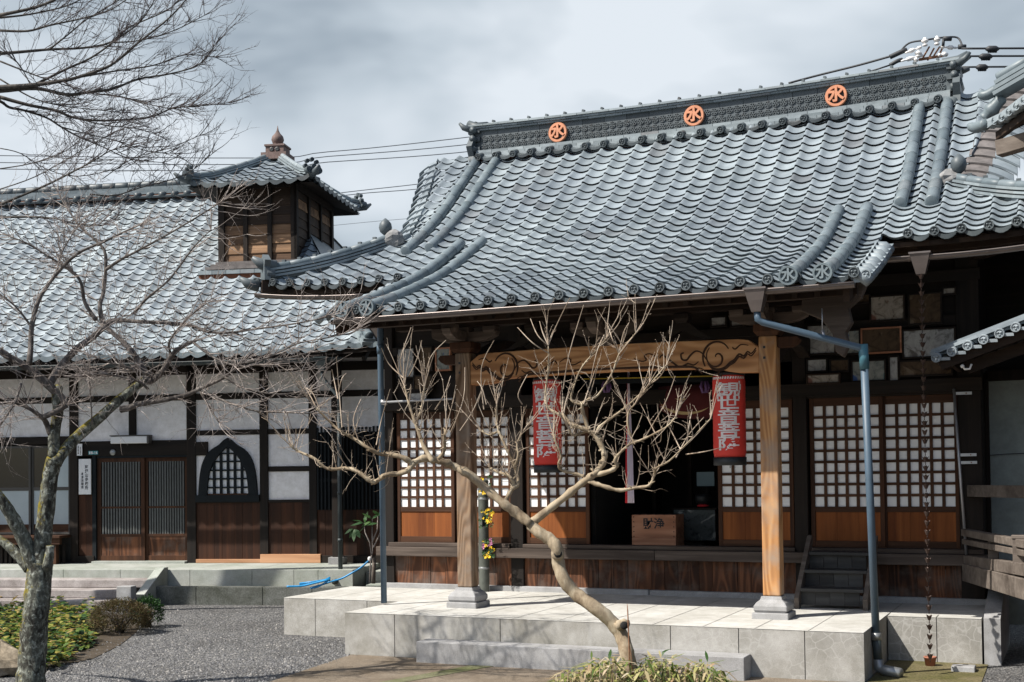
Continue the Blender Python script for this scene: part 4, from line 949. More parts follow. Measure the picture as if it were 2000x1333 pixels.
bouquet((vx+.04, vy-.05, 1.02), 'yellow and mauve flower bunch in the lowest opening of the pipe vase', ['leaf_y', 'leaf_y', 'leaf_m'], 18)
bouquet((vx+.04, vy-.05, 1.41), 'bright yellow flower bunch in the middle opening of the pipe vase', ['leaf_y'], 16)
bouquet((vx+.04, vy-.05, 1.84), 'greenish yellow flower bunch at the top of the pipe vase, behind a branch', ['leaf_y'], 5)
# votive pictures
def ema(x0, y0, x1, y1, mat_, label, fr='w_darkx', d=.03, Yp=WY-.01, fw=.02, tilt=0):
    a = wy(x0, y1, Yp-.05); b = wy(x1, y0, Yp-.05); t = Thing('votive_picture', ((a.x+b.x)/2, Yp-.05, a.z), label, 'votive picture', group='votive pictures on the hall wall')
    mb = MB(); mb.box(a.x, b.x, Yp-.04, Yp, a.z, b.z); mb.build('picture_panel', M[mat_], t)
    mb = MB(); mb.box(a.x-fw, a.x, Yp-.055, Yp, a.z-fw, b.z+fw); mb.box(b.x, b.x+fw, Yp-.055, Yp, a.z-fw, b.z+fw); mb.box(a.x, b.x, Yp-.053, Yp, a.z-fw, a.z); mb.box(a.x, b.x, Yp-.053, Yp, b.z, b.z+fw)
    mb.build('frame', M[fr], t, bevel=.003)
def Q(l, zx0, zy0, zx1, zy1): return (1560+zx0/4.443, 500+zy0/4.443, 1560+zx1/4.443, 500+zy1/4.443)
for q, mm, lb, fr in ((Q(0, 630, 345, 905, 560), 'ema_white', 'worn white votive picture with a reddish seated figure, left of the upper rain chain', 'w_darkx'),
                      (Q(0, 965, 325, 1225, 590), 'ema_brown', 'blank brown votive board with a pale inner border behind the upper rain chain', 'w_darkx'),
                      (Q(0, 335, 650, 520, 850), 'ema_blue', 'votive picture with a blue robed figure beside the bent pipe elbow', 'w_dark'),
                      (Q(0, 555, 625, 875, 840), 'ema_brown', 'wide brown and gold faded votive picture right of the pipe elbow', 'w_box'),
                      (Q(0, 915, 630, 1345, 880), 'ema_grey', 'large peeling white votive board, widest of all, behind the rain chain', 'w_darkx'),
                      (Q(0, 80, 600, 305, 850), 'ema_grey', 'grey and white votive picture of a tree right behind the sloping pipe', 'w_dark'),
                      (Q(0, 80, 900, 235, 1000), 'ema_grey', 'small faded grey votive picture just above the cream one', 'w_dark'),
                      (Q(0, 280, 905, 425, 1000), 'ema_brown', 'small dark brown votive picture left of the blue and teal one', 'w_dark'),
                      (Q(0, 470, 910, 740, 1085), 'ema_blue', 'blue and teal votive picture partly behind the downpipe', 'w_dark'),
                      (Q(0, 795, 880, 855, 1080), 'ema_grey', 'narrow upright whitish votive strip right of the downpipe', 'w_dark'),
                      (Q(0, 880, 905, 1320, 1040), 'ema_brown', 'long dark brown votive board lowest on the right below the large white one', 'w_darkx')):
    ema(*q, mm, lb, fr)
for q, mm, lb in (((1655, 576, 1697, 592), 'ema_brown', 'small pale strip board high beside the porch roof corner'), ((1843, 563, 1864, 574), 'ema_white', 'tiny cream board at the top right near the hall corner'), ((1390, 620, 1416, 637), 'ema_grey', 'small grey board above the beam, left of the pair near the right column'), ((1429, 618, 1453, 637), 'ema_grey', 'small grey board above the beam, right of the pair near the right column'), ((1595, 575, 1640, 625), 'ema_brown', 'dark brown board behind the carved beam end')):
    ema(*q, mm, lb, 'w_dark')
q = Q(0, 80, 1030, 345, 1105); ema(*q, 'ema_white', 'cream votive board leaning on the lintel at the right of the porch column', 'w_soffx', Yp=WY-.08)
def Q2(a, b, c, d): return (650+a/2.854, 433+b/2.854, 650+c/2.854, 433+d/2.854)
ema(*Q2(362, 708, 448, 868), 'ema_grey', 'tall pale votive picture nearest the left corner post', 'w_dark')
ema(*Q2(485, 702, 548, 828), 'ema_brown', 'dark greenish votive picture second from the left corner post', 'w_dark')
ema(*Q2(578, 708, 648, 826), 'ema_blue', 'blue votive picture in an orange frame left of the left porch column', 'w_box')
ema(*Q2(455, 860, 545, 935), 'ema_brown', 'dark brown board in the lower row left of the left porch column', 'w_dark')
ema(*Q2(420, 955, 520, 1005), 'ema_grey', 'small whitish votive picture low under the left eave', 'w_dark')
# rain chain with pot
t = Thing('rain_chain', (RCX, YE-.12, .0), 'dark copper rain chain of flower cups hanging from the right gutter hopper', 'rain chain')
mb = MB(); bot = wz(1817, 1296, .12); top = Vector((RCX, YE-.12, 4.12)); n = 44
for i in range(n):
    p = top.lerp(bot, (i+.2)/n); s = .035
    a0 = R.random()*6
    ringp = [p+Vector((s*cos(a0+k*pi/4)*(1 if k % 2 else .72), s*sin(a0+k*pi/4)*(1 if k % 2 else .72), .022 if k % 2 else .006)) for k in range(8)]
    lowp = [p+Vector((.012*cos(a0+k*pi/4), .012*sin(a0+k*pi/4), -.032)) for k in range(8)]
    mb.add(ringp+lowp, [(k, (k+1) % 8, 8+(k+1) % 8, 8+k) for k in range(8)]+[tuple(range(8, 16))])
    mb.tube([p-Z*.03, p-Z*.066], .0045, 5)
mb.build('chain_cups', M['chain'], t, fix=False)
mb = MB(); b = wz(1817, 1302, 0.0); mb.lathe((b.x, b.y, -.005), [(.045, 0), (.06, .09), (.064, .09), (.064, .105), (.05, .105), (.045, .02)], 16)
thing_mesh('terracotta_pot', mb, M['terra'], 'small terracotta pot under the rain chain', 'pot')
c = wz(1880, 1312, 0); mb = MB(); mb.box(c.x-.10, c.x+.12, c.y-.08, c.y+.10, -.02, .06); thing_mesh('stone_block', mb, M['stone_g'], 'small loose stone block on the ground below the right platform corner', 'stone block', bevel=.01)
# ------------------------------------------------------------------ left building (own axes u, v)
V0 = 20.75; ZT = .515
lb = Thing('temple_office', (-9.0, V0, 0), 'long white plastered temple office with dark timbers, pale tiled roof and a boarded roof turret', 'temple building', ang=AL)
SW = lambda x, y, z: (x, y, z)
lprof = spline([(19.45, 3.985), (20.5, 4.70), (22.0, 5.90), (23.2, 6.87), (24.3, 7.80)])
lrows = rows_of(lprof, 19.5, 24.25, .205)
def lright(y): return -5.6-(y-19.5)*.62 if y < 24.3 else -8.58
def llift(x, y):
    k = max(0, (x+8.0)/2.6); return .10*k*k*max(0, (22-y)/2.5)
mb = MB(); tile_field(mb, lprof, lrows, -17.2, -5.0, .2685, lambda y: (-17.2, lright(y)), llift)
lroof = mb.build('tiled_roof', M['tile2'], lb, fix=False)
mb = MB()
for i in range(45):
    x = -17.2+i*.2685
    if x > -5.45: break
    pts = [(x+.2685*t, 19.47, lprof(19.5)+llift(x, 19.5)+h+.03) for t, h in TPROF]; mb.grid([[(p[0], p[1], p[2]-.075-.02*sin(pi*k/9)) for k, p in enumerate(pts)], pts], 0, False)
    mb.lathe((x+.012, 19.48, lprof(19.5)+llift(x, 19.5)+.045), [(.045, -.06), (.047, 0), (.03, .006), (.001, .004)], 10, 0, (0, -1, 0))
mb.build('eave_end_tiles', M['tileround'], lb, lroof)
mb = MB()                                              # hip line on the right end, far slope
hp_ = [(lright(y)+.02, y, lprof(y)+llift(lright(y), y)) for y in [19.45+2.2*i/8 for i in range(9)]]
for k, (w, h, o) in enumerate(((.24, .06, .03), (.2, .05, .085))): slab_path(mb, [Vector(p)+Z*o for p in hp_], w, h, 0)
tube_ridge(mb, [Vector(p)+Z*.15 for p in hp_], .07, .27, 1)
mb.grid([[(-17.2, 29.1, 3.98), (-5.62, 29.1, 3.98)], [(-17.2, 24.3, 7.78), (-8.58, 24.3, 7.78)]], 1)
mb.add([hp_[0], (-5.62, 29.1, 3.98), (-8.58, 24.3, 7.70)], [(0, 1, 2)], 1)
mb.build('hip_and_rear_slopes', [M['noshi'], M['tileround']], lb, lroof)
mb = MB()                                              # ridge
def lbar(y0, y1, z0, z1, n, m=0, xe=-8.3):
    for i in range(n):
        a = -17.2+(xe+17.2)*i/n; b = -17.2+(xe+17.2)*(i+1)/n-.006; mb.box(a, b, y0, y1, z0, z1, m)
lbar(24.08, 24.52, 7.74, 7.80, 20, 2)
for k in range(4): lbar(24.10+k*.02, 24.50-k*.02, 7.82+k*.042, 7.858+k*.042, 22+k)
tube_ridge(mb, [(-17.2, 24.3, 8.05), (-8.3, 24.3, 8.05)], .085, .28, 1)
for i in range(33):
    x = -17.1+i*.2685; mb.tube([(x, 23.98, 7.76), (x, 24.2, 7.84)], .06, 8, 1); mb.beam((x+.135, 24.0, 7.73), (x+.135, 24.2, 7.82), .19, .04, 1)
mb.build('main_ridge', [M['tileround'], M['tiledark'], M['mud']], lb, lroof)
mb = MB()
ys = [19.52+1.4*i/4 for i in range(5)]
mb.grid([[(x, y, lprof(y)+llift(x, y)-.075) for x in [-17.2+11.7*k/20 for k in range(21)]] for y in ys])
n = 20
for i in range(n):
    a = -17.2+11.75*i/n; b = a+11.75/n+.003; mb.beam((a, 19.56, 3.945+llift(a, 19.5)), (b, 19.56, 3.945+llift(b, 19.5)), .05, .08)
for i in range(30):
    x = -17+i*.39; mb.beam((x, 19.6, 3.88), (x, 20.8, 4.62), .06, .08)
mb.box(-17.2, -5.4, 20.3, 20.42, 3.98, 4.12); mb.build('eave_soffit', M['w_darkx'], lb)
mb = MB(); gutter(mb, [(-17.2+11.2*i/12, 19.42, 3.885) for i in range(13)], .05, 0, .9)
for x in (-12.3, -9.2, -7.3): mb.tube([(x, 19.42, 3.84), (x, 19.6, 3.80), (x, 19.6, 3.95)], .006, 5)
gl = mb.build('eave_gutter', M['gutdark'], lb)
c = onv = None
mb = MB(); hopper(mb, (-6.33, 19.42, 3.89)); mb.tube([(-6.33, 19.42, 3.70), (-6.33, 19.44, 3.58), (-6.03, 19.36, 3.25), (-6.03, 19.35, 3.0)], .033, 8)
mb.build('gutter_hopper', M['gutdark'], lb, gl)
mb = MB(); mb.tube([(-6.03, 19.35, 3.0), (-6.03, 19.35, .36)], .035, 10); mb.tube([(-6.03, 19.35, .42), (-6.03, 19.30, .34), (-6.08, 19.15, .33)], .045, 10)
for z in (.95, 1.7): mb.tube([(-6.03, 19.35, z), (-6.03, 19.35, z+.05)], .042, 10)
mb.build('eave_downpipe', M['gutdark'], lb)
# frame
mb = MB()
for a, b in ((-13.1, -12.95), (-11.43, -11.27), (-9.225, -9.06), (-7.89, -7.742), (-7.005, -6.868)): mb.box(a, b, V0-.03, V0+.12, ZT, 4.62)
mb.box(-10.307, -10.172, V0-.02, V0+.1, 2.67, 4.5); mb.box(-6.494, -6.349, V0-.36, V0-.2, ZT+.1, 4.4)
mb.box(-6.05, -5.92, V0+.02, V0+.16, ZT, 4.6); mb.box(-5.80, -5.70, V0+.02, V0+.16, 2.0, 4.6)
mb.build('posts', M['w_dark'], lb, bevel=.006)
mb = MB()
mb.box(-17, -5.3, V0-.012, V0+.10, 3.35, 3.462); mb.box(-17, -5.3, V0-.045, V0+.14, 4.30, 4.50); mb.box(-9.06, -7.89, V0-.012, V0+.1, 2.73, 2.82); mb.box(-7.742, -7.005, V0-.012, V0+.1, 2.73, 2.82)
mb.box(-7.742, -7.005, V0-.012, V0+.1, 2.085, 2.175); mb.box(-11.25, -9.225, V0-.02, V0+.12, 2.40, 2.66); mb.box(-17, -11.43, V0-.02, V0+.12, 2.62, 2.76); mb.box(-9.06, -8.84, V0-.028, V0+.05, 2.38, 2.62)
mb.box(-17, -5.4, V0-.03, V0+.1, 3.80, 3.95); mb.box(-9.06, -7.0, V0-.02, V0+.1, 1.55, 1.60)
mb.build('tie_beams', M['w_darkx'], lb, bevel=.005)
mb = MB()
for a, b, z0, z1 in ((-17, -11.43, 2.76, 3.35), (-17, -11.43, 3.46, 3.8), (-11.27, -9.225, 2.66, 3.35), (-11.27, -9.225, 3.46, 3.8), (-9.06, -7.89, 1.6, 2.73), (-9.06, -7.89, 2.82, 3.35), (-9.06, -7.89, 3.46, 3.8),
                     (-7.742, -7.005, 1.6, 2.085), (-7.742, -7.005, 2.175, 2.73), (-7.742, -7.005, 2.82, 3.35), (-7.742, -7.005, 3.46, 3.8), (-6.868, -5.3, 2.75, 3.35), (-6.868, -5.3, 3.46, 3.8), (-17, -5.3, 3.95, 4.3)):
    mb.box(a, b, V0+.012, V0+.08, z0, z1)
mb.build('plaster_wall', M['plaster'], lb)
for a, b, zt in ((-9.06, -7.89, 1.55), (-7.742, -6.99, 1.55), (-6.868, -5.3, 1.42), (-11.26, -10.96, 1.72)):
    x = a; mb = MB()
    while x < b-.02:
        w = min(R.choice([.14, .19, .23]), b-x); mb.box(x, x+w-.003, V0-.005+R.uniform(0, .006), V0+.06, ZT+.06, zt); x += w
    mb.build('wainscot_boards', M['w_wains'], lb)
mb = MB(); mb.box(-9.06, -7.85, V0-.04, V0+.1, ZT, ZT+.065); mb.box(-7.88, -6.80, V0-.06, V0+.1, ZT, ZT+.15); mb.build('base_board', M['w_bare'], lb, bevel=.006)
for a, b in ((-6.80, -5.3), (-11.3, -10.96)): mb = MB(); mb.box(a, b, V0-.04, V0+.1, ZT, ZT+.125); mb.build('dark_sill', M['w_darkx'], lb, bevel=.005)
mb = MB()
x = -6.86
while x < -5.4: mb.box(x, x+.028, V0-.03, V0, 1.42, 2.82+.02*R.random()); x += .066
mb.box(-6.868, -5.4, V0-.012, V0+.004, 1.9, 1.95); mb.box(-6.868, -5.4, V0+.02, V0+.05, 1.42, 2.75)
mb.build('black_slat_screen', M['slate_black'], lb)
mb = MB(); mb.box(-6.55, -6.30, V0-.42, V0-.14, ZT-.2, ZT+.12); mb.build('post_stone', M['stone_g'], lb, bevel=.008)
# bell-shaped window
KC = -8.47
kp = [(1.69, .536), (1.84, .527), (1.984, .515), (2.1, .497), (2.207, .473), (2.3, .437), (2.369, .40), (2.44, .343), (2.49, .284), (2.525, .22), (2.551, .168), (2.59, .122), (2.633, .084), (2.68, 0)]
ki = [(1.69, .38), (1.9, .365), (2.085, .336), (2.247, .263), (2.32, .21), (2.389, .158), (2.44, .105), (2.49, .053), (2.52, 0)]
def interp(tab, z):
    for (a, p), (b, q) in zip(tab, tab[1:]):
        if a <= z <= b: return p+(q-p)*(z-a)/(b-a)
    return 0
mb = MB(); 
for q in (-1, 1):
    n = 26; outl = []; inn = []
    for i in range(n+1):
        t = i/n; zo = 1.69+(2.68-1.69)*t; zi = 1.69+(2.52-1.69)*t; outl.append((KC+q*interp(kp, zo), zo)); inn.append((KC+q*interp(ki, zi), zi))
    yf, yb_ = V0-.05, V0+.02
    mb.grid([[(o[0], yf, o[1]), (p[0], yf, p[1])] for o, p in zip(outl, inn)], 0, False); mb.grid([[(o[0], yf, o[1]), (o[0], yb_, o[1])] for o in outl], 0, False); mb.grid([[(o[0], yf, o[1]), (o[0], yb_, o[1])] for o in inn], 0, False)
mb.box(-9.055, -7.895, V0-.06, V0+.02, 1.57, 1.69)
kw = mb.build('bell_window_frame', M['slate_black'], lb)
mb = MB()
for k in range(1, 6):
    x = KC+(k-3)*.127; zt = max(z_ for z_ in [1.69+.01*q for q in range(83)] if interp(ki, z_) >= abs(k-3)*.127-.01); mb.box(x-.021, x+.021, V0-.03, V0+.006, 1.69, zt)
for z in (1.82, 1.97, 2.12, 2.27, 2.41): w = interp(ki, z); mb.box(KC-w, KC+w, V0-.022, V0+.002, z-.014, z+.014)
mb.build('lattice', M['slate_black'], lb, kw)
mb = MB(); mb.prism([(-interp(ki, 1.69+.82*i/12), 1.69+.82*i/12) for i in range(13)]+[(interp(ki, 1.69+.82*i/12), 1.69+.82*i/12) for i in range(12, -1, -1)], (KC, V0+.004, 0), (1, 0, 0), (0, 0, 1), (0, 1, 0), .004); mb.build('paper', M['paper'], lb, kw)
mb = MB(); mb.box(KC-.36, KC+.36, V0-.035, V0-.004, 1.69, 1.715); mb.build('sill_strip', M['w_framex'], lb, kw)
# entrance doors
mb = MB(); mb.box(-11.0, -10.93, V0-.02, V0+.1, ZT, 2.4); mb.box(-10.94, -9.225, V0+.0, V0+.1, 2.36, 2.40); mb.build('door_jamb', M['slate_black'], lb)
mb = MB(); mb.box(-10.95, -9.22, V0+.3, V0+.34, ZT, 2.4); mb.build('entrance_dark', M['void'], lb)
for x0, x1, yo in ((-10.925, -10.03, .02), (-10.055, -9.225, .055)):
    mb = MB(); Y = V0+yo; mb.box(x0, x0+.07, Y, Y+.032, ZT+.03, 2.36); mb.box(x1-.07, x1, Y, Y+.032, ZT+.03, 2.36)
    for a, b in ((.545, .64), (.97, 1.02), (1.47, 1.505), (2.29, 2.36)): mb.box(x0+.07, x1-.07, Y+.001, Y+.031, a, b)
    dr = mb.build('sliding_door', M['w_frame'], lb, bevel=.003)
    mb = MB(); mb.box(x0+.07, x1-.07, Y+.012, Y+.02, .64, .97); mb.build('door_board', M['w_plank'], lb, dr)
    mb = MB(); n = 14
    for k in range(n): x = x0+.08+(x1-x0-.16)*(k+.5)/n; mb.box(x-.014, x+.014, Y+.004, Y+.02, 1.02, 2.29)
    mb.build('slats', M['slat'], lb, dr)
    mb = MB(); mb.box(x0+.07, x1-.07, Y+.024, Y+.028, 1.02, 2.29); mb.build('glass', M['glass'], lb, dr)
mb = MB(); mb.box(-10.95, -9.22, V0-.15, V0+.1, ZT-.01, ZT+.035); mb.build('door_sill_stone', M['stone_green'], lb)
t = Thing('name_board', (-11.12, V0-.03, 1.73), 'white upright name board with two columns of black brush writing beside the entrance doors', 'sign', ang=AL)
mb = MB(); mb.box(-11.235, -11.005, V0-.055, V0-.032, 1.725, 2.35); bd = mb.build('board', M['white'], t, bevel=.003)
mb = MB()
for txt, s, x, z, ln in (('阿経山寺務所', .072, -11.085, 2.02, .073), ('本派宗務所', .055, -11.165, 1.965, .060)):
    V, F_ = text_mesh(txt, s, .0, .0012, True, ln, 1.0); mb.add([(x+v.x*.9, V0-.0575, z+v.y) for v in V], F_)
mb.build('lettering', M['ink'], t, bd)
t = Thing('paper_notice', (-11.2, V0-.05, 2.40), 'narrow white paper notice pasted on the post above the name board', 'notice', ang=AL)
mb = MB(); mb.box(-11.27, -11.17, V0-.052, V0-.045, 2.41, 2.62); q = mb.build('sheet', M['white'], t)
mb = MB()
for k in range(6): mb.box(-11.255+.0, -11.23, V0-.0535, V0-.053, 2.44+k*.026, 2.455+k*.026); mb.box(-11.21, -11.19, V0-.0535, V0-.053, 2.43+k*.024, 2.444+k*.024)
mb.build('print_lines', M['ink'], t, q)
t = Thing('address_plate', (-10.97, V0-.03, 2.42), 'small teal address plate with pale figures on the entrance lintel', 'plate', ang=AL)
mb = MB(); mb.box(-11.06, -10.88, V0-.034, V0-.024, 2.425, 2.49); q = mb.build('plate', M['teal_plate'], t)
V, F_ = text_mesh('6-16', .062, 0, .002); mb = MB(); mb.add([(-10.945+v.x, V0-.0355, 2.456+v.y) for v in V], F_); mb.box(-11.045, -11.02, V0-.0355, V0-.035, 2.435, 2.48); mb.box(-11.012, -10.99, V0-.0355, V0-.035, 2.435, 2.48)
mb.build('figures', M['white'], t, q)
mb = MB(); mb.lathe((-10.605, V0-.022, 2.46), [(.055, 0), (.05, .012), (.001, .014)], 18, 0, (0, -1, 0)); t = Thing('oval_badge', (-10.605, V0-.03, 2.42), 'small oval pale badge on the entrance lintel right of the teal plate', 'badge', ang=AL); mb.build('badge_face', M['zinc'], t)
t = Thing('porch_lamp', (-10.2, V0-.1, 2.62), 'long white box lamp over the entrance doors', 'lamp', ang=AL)
mb = MB(); mb.box(-10.58, -9.90, V0-.16, V0-.03, 2.61, 2.735); mb.build('lamp_cover', M['white'], t, bevel=.012)
mb = MB(); mb.box(-10.59, -9.86, V0-.17, V0-.02, 2.736, 2.755); mb.box(-9.90+.002, -9.865, V0-.155, V0-.03, 2.61, 2.735); mb.build('lamp_body', M['alu'], t)
# sliding windows and engawa at far left
for k, (x0, x1) in enumerate(((-15.6, -14.3), (-14.3, -12.98), (-12.95, -12.2), (-12.2, -11.45))):
    Y = V0+.02+.03*(k % 2); mb = MB(); mb.box(x0, x0+.04, Y, Y+.03, 1.02, 2.60); mb.box(x1-.04, x1, Y, Y+.03, 1.02, 2.60)
    for a, b in ((1.02, 1.06), (1.80, 1.86), (2.56, 2.60)): mb.box(x0+.04, x1-.04, Y+.001, Y+.029, a, b)
    w = mb.build('sliding_window', M['alu'], lb)
    mb = MB(); mb.box(x0+.04, x1-.04, Y+.012, Y+.018, 1.20, 1.80, 1); mb.box(x0+.04, x1-.04, Y+.012, Y+.018, 1.86, 2.56, 1 if k == 3 and False else 0); mb.box(x0+.04, x1-.04, Y+.011, Y+.02, 1.06, 1.20, 2)
    if k == 3: mb.box(-11.78, x1-.042, Y+.009, Y+.0115, 1.86, 2.56, 1)
    mb.build('glass', [M['glass'], M['frost'], M['w_framex']], lb, w)
mb = MB(); mb.box(-16.5, -11.40, V0-.42, V0+.02, .97, 1.015); mb.box(-16.5, -11.42, V0-.38, V0-.30, .86, .965)
for x in (-15.5, -13.4, -11.6): mb.box(x, x+.1, V0-.36, V0-.26, ZT-.01, .86)
eg = mb.build('veranda', M['w_framex'], lb, bevel=.004)
mb = MB()
x = -16.4
while x < -11.45: mb.box(x, x+.045, V0-.20, V0-.17, ZT, .86); x += .085
mb.box(-16.5, -11.4, V0-.05, V0, ZT, .97, 1); mb.build('slatted_skirt', [M['w_darkx'], M['void']], lb, eg)
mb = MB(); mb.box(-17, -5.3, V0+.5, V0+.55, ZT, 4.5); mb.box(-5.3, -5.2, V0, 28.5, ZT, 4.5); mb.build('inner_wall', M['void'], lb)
# roof turret
U0, U1, VA, VB = -9.06, -7.66, 21.98, 24.1
mb = MB()
zb0 = lambda v: lprof(v)
def turret_face(axis, c, a, b, zlo, zhi, n, side):
    """horizontal clapboards; tan low on the front and in one right course, dark elsewhere"""
    z = zlo; k = 0
    while z < zhi-.02:
        h = .175; z1 = min(z+h, zhi)
        e = .022
        for q in range(3):
            s0 = a+(b-a)*q/3; s1 = a+(b-a)*(q+1)/3
            if axis == 'v': vs = [(s0, c-e, z), (s1, c-e, z), (s1, c-.004, z1), (s0, c-.004, z1)]
            else: vs = [(c+e, s0, z), (c+e, s1, z), (c+.004, s1, z1), (c+.004, s0, z1)]
            m_ = 1 if (axis == 'v' and z < zlo+.66) or (axis != 'v' and abs(z-zlo-1.05) < .1) else 0
            mb.add(vs+[((p[0], p[1]+e, p[2]) if axis == 'v' else (p[0]-e, p[1], p[2])) for p in vs[:2]], [(0, 1, 2, 3), (4, 5, 1, 0)], m_)
        z = z1; k += 1
turret_face('v', VA, U0, U1, 5.93, 7.36, 3, 0); turret_face('u', U1, VA, VB, 5.90, 7.36, 3, 1)
mb.box(U0, U1-.01, VA+.01, VB, 5.2, 7.42, 0)
tur = mb.build('roof_turret', [M['w_turret'], M['w_turret2']], lb)
mb = MB()
for k in range(4):
    x = U0+(U1-U0)*k/3; w = .06 if k in (0, 3) else .042; mb.box(x-w, x+w, VA-.06, VA+.0, 5.88, 7.38)
    y = VA+(VB-VA)*k/3; mb.box(U1, U1+.055, y-w+.0, y+w, 5.7, 7.38)
mb.box(U0-.05, U1+.058, VA-.055, VA-.003, 7.30, 7.42); mb.box(U1+.003, U1+.056, VA, VB, 7.26, 7.40)
mb.build('battens', M['w_dark'], lb, tur, bevel=.004)
mb = MB()
for k, (o, z) in enumerate(((.06, 5.92), (.13, 5.865), (.20, 5.81))): mb.box(U0-.02-o, U1+.9, VA-o-.08, VA-.0, z-.02, z+.028, 0)
for i in range(9): x = U0-.30+i*.27; mb.box(x, x+.262, VA-.42, VA-.1, 5.70-.02, 5.75, 1)
mb.box(U0-.3, U1+.6, VA-.38, VA-.12, 5.60, 5.68, 2); mb.build('base_flashing', [M['tileold'], M['noshi'], M['mud']], lb, tur)
cu, cv = (U0+U1)/2, (VA+VB)/2; EA, EB = 1.20, 1.50; zE, zA = 7.30, 8.12
def tp(t): return zE+(zA-zE)*(t*.80+.20*t*t)
for nm in ('front', 'right'):
    mb = MB(); half, dep = (EA, EB) if nm == 'front' else (EB, EA)
    f = spline([(0, zE), (dep*.5, tp(.5)), (dep*.93, tp(.93))]); rws = rows_of(f, 0, dep*.93, .205)
    bnd = lambda y, h=half, d=dep: (-h*(1-y/d), h*(1-y/d))
    lf = lambda x, y, h=half: .10*max(0, abs(x)/h-.55)**2*5*max(0, 1-y/.7)
    if nm == 'front': P = lambda x, y, z: (cu+x, cv-EB+y, z)
    else: P = lambda x, y, z: (cu+EA-y, cv+x, z)
    tile_field(mb, f, rws, -half, half, .262, bnd, lf, swap=P)
    k = 0; x = -half
    while x < half-.1:
        pts = [P(x+.262*t, -.02, f(0)+lf(x+.262*t, 0)+h+.03) for t, h in TPROF if abs(x+.262*t) <= half]
        if len(pts) > 2: mb.grid([[(p[0], p[1], p[2]-.07-.02*sin(pi*j/9)) for j, p in enumerate(pts)], pts], 1, False)
        x += .262
    mb.build('turret_roof_slope', [M['tile'], M['tiledark']], lb, tur)
mb = MB()
mb.add([(cu-EA, cv-EB, zE), (cu-EA, cv+EB, zE), (cu+EA, cv+EB, zE), (cu, cv, zA), (cu, cv, zA)], [(0, 1, 3), (1, 2, 4)], 1)
mb.add([(cu+sx*EA*.99, cv+sy*EB*.99, zE-.03) for sx, sy in ((-1, -1), (1, -1), (1, 1), (-1, 1))]+[(U0, VA, 7.40), (U1, VA, 7.40), (U1, VB, 7.40), (U0, VB, 7.40)], [(0, 1, 5, 4), (1, 2, 6, 5), (2, 3, 7, 6), (3, 0, 4, 7)], 2)
for sx, sy in ((-1, -1), (1, -1), (1, 1), (-1, 1)):
    pts = [Vector((cu+sx*EA*(1.0-t*.9), cv+sy*EB*(1-t*.9), tp(t*.9)+.10*5*.2*max(0, 1-t*3)**2+.02)) for t in [i/7 for i in range(8)]]
    slab_path(mb, [p+Z*.04 for p in pts], .09, .12, 3); slab_path(mb, [p+Z*.03 for p in pts], .17, .026, 0); slab_path(mb, [p+Z*.075 for p in pts], .15, .026, 0); tube_ridge(mb, [p+Z*.11 for p in pts], .048, .24, 0)
    d = Vector((sx*.7, sy*.7, 0)); e = pts[0]
    for k in range(3): roundel(mb, e+d*.06+Vector((d.y, -d.x, 0))*((k-1)*.10)+Z*(.05+.05*(k == 1)), d, .06, .1, 3)
    for k in range(5): a = pi*k/4; roundel(mb, e+Vector((d.y, -d.x, 0)).normalized()*.13*cos(a)+Z*(.13+.13*sin(a))-d*.02, d, .038, .06, 3)
    mb.tube([e-d*.1-Z*.01, e+d*.12+Z*.02, e+d*.24+Z*.10], [.075, .06, .025], 8, 3)
mb.build('turret_hips', [M['noshi'], M['tileround'], M['w_dark'], M['tiledark']], lb, tur)
mb = MB()
mb.box(cu-.25, cu+.25, cv-.25, cv+.25, zA-.06, zA+.07); mb.box(cu-.18, cu+.18, cv-.18, cv+.18, zA+.07, zA+.20); mb.box(cu-.20, cu+.20, cv-.20, cv+.20, zA+.20, zA+.235); mb.box(cu-.14, cu+.14, cv-.205, cv-.175, zA-.02, zA+.05, 1)
for k in (-1, 1): mb.lathe((cu+k*.055, cv-.185, zA+.135), [(.05, -.01), (.045, .006), (.02, .0)], 10, 1, (0, -1, 0))
mb.lathe((cu, cv, zA+.235), [(.09, 0), (.06, .02), (.10, .06), (.122, .125), (.105, .19), (.05, .25), (.02, .31), (.004, .40)], 16, 0)
mb.build('turret_finial', [M['reddish'], M['black']], lb, tur)
# terrace, steps, curb
def lthing(name, org, label, cat, group=None): return Thing(name, org, label, cat, AL, group)
t = lthing('stone_terrace', (-10, 19.2, 0), 'greenish stone terrace along the foot of the temple office', 'terrace')
mb = MB(); xs = [-18, -16, -14.1, -12.6, -10.7, -9.7, -8.5, -7.45, -6.75, -6.35, -5.78]
for a, b in zip(xs, xs[1:]): mb.box(a+.002, b-.002, 19.2, 19.55, .1, ZT); mb.box(a+.003, b-.003, 19.553, 21.2, .1, ZT-.002)
mb.box(-18, -5.8, 19.21, 21.2, -.1, ZT-.012, 1); mb.box(-5.775, -4.2, 19.9, 21.2, .0, .42); mb.box(-5.6, -4.2, 19.3, 19.88, .0, .27)
mb.build('terrace_blocks', [M['stone_green'], M['joint']], t, bevel=.006)
t = lthing('curb_wall', (-7.5, 18.75, 0), 'low dark mossy stone curb in front of the terrace', 'curb')
mb = MB(); xs = [-9.0, -8.2, -7.1, -6.3, -5.7, -4.9, -4.0]
for a, b in zip(xs, xs[1:]): mb.box(a+.002, b-.002, 18.75, 18.88, -.1, .285)
mb.box(-15.5, -12.4, 18.75, 18.88, -.1, .285); mb.build('curb_stones', M['stone_dark'], t, bevel=.01)
mb = MB(); mb.box(-9.0, -4.2, 18.88, 19.2, -.1, .25); o = mb.build('planting_strip', M['path'], None, kind='structure'); 
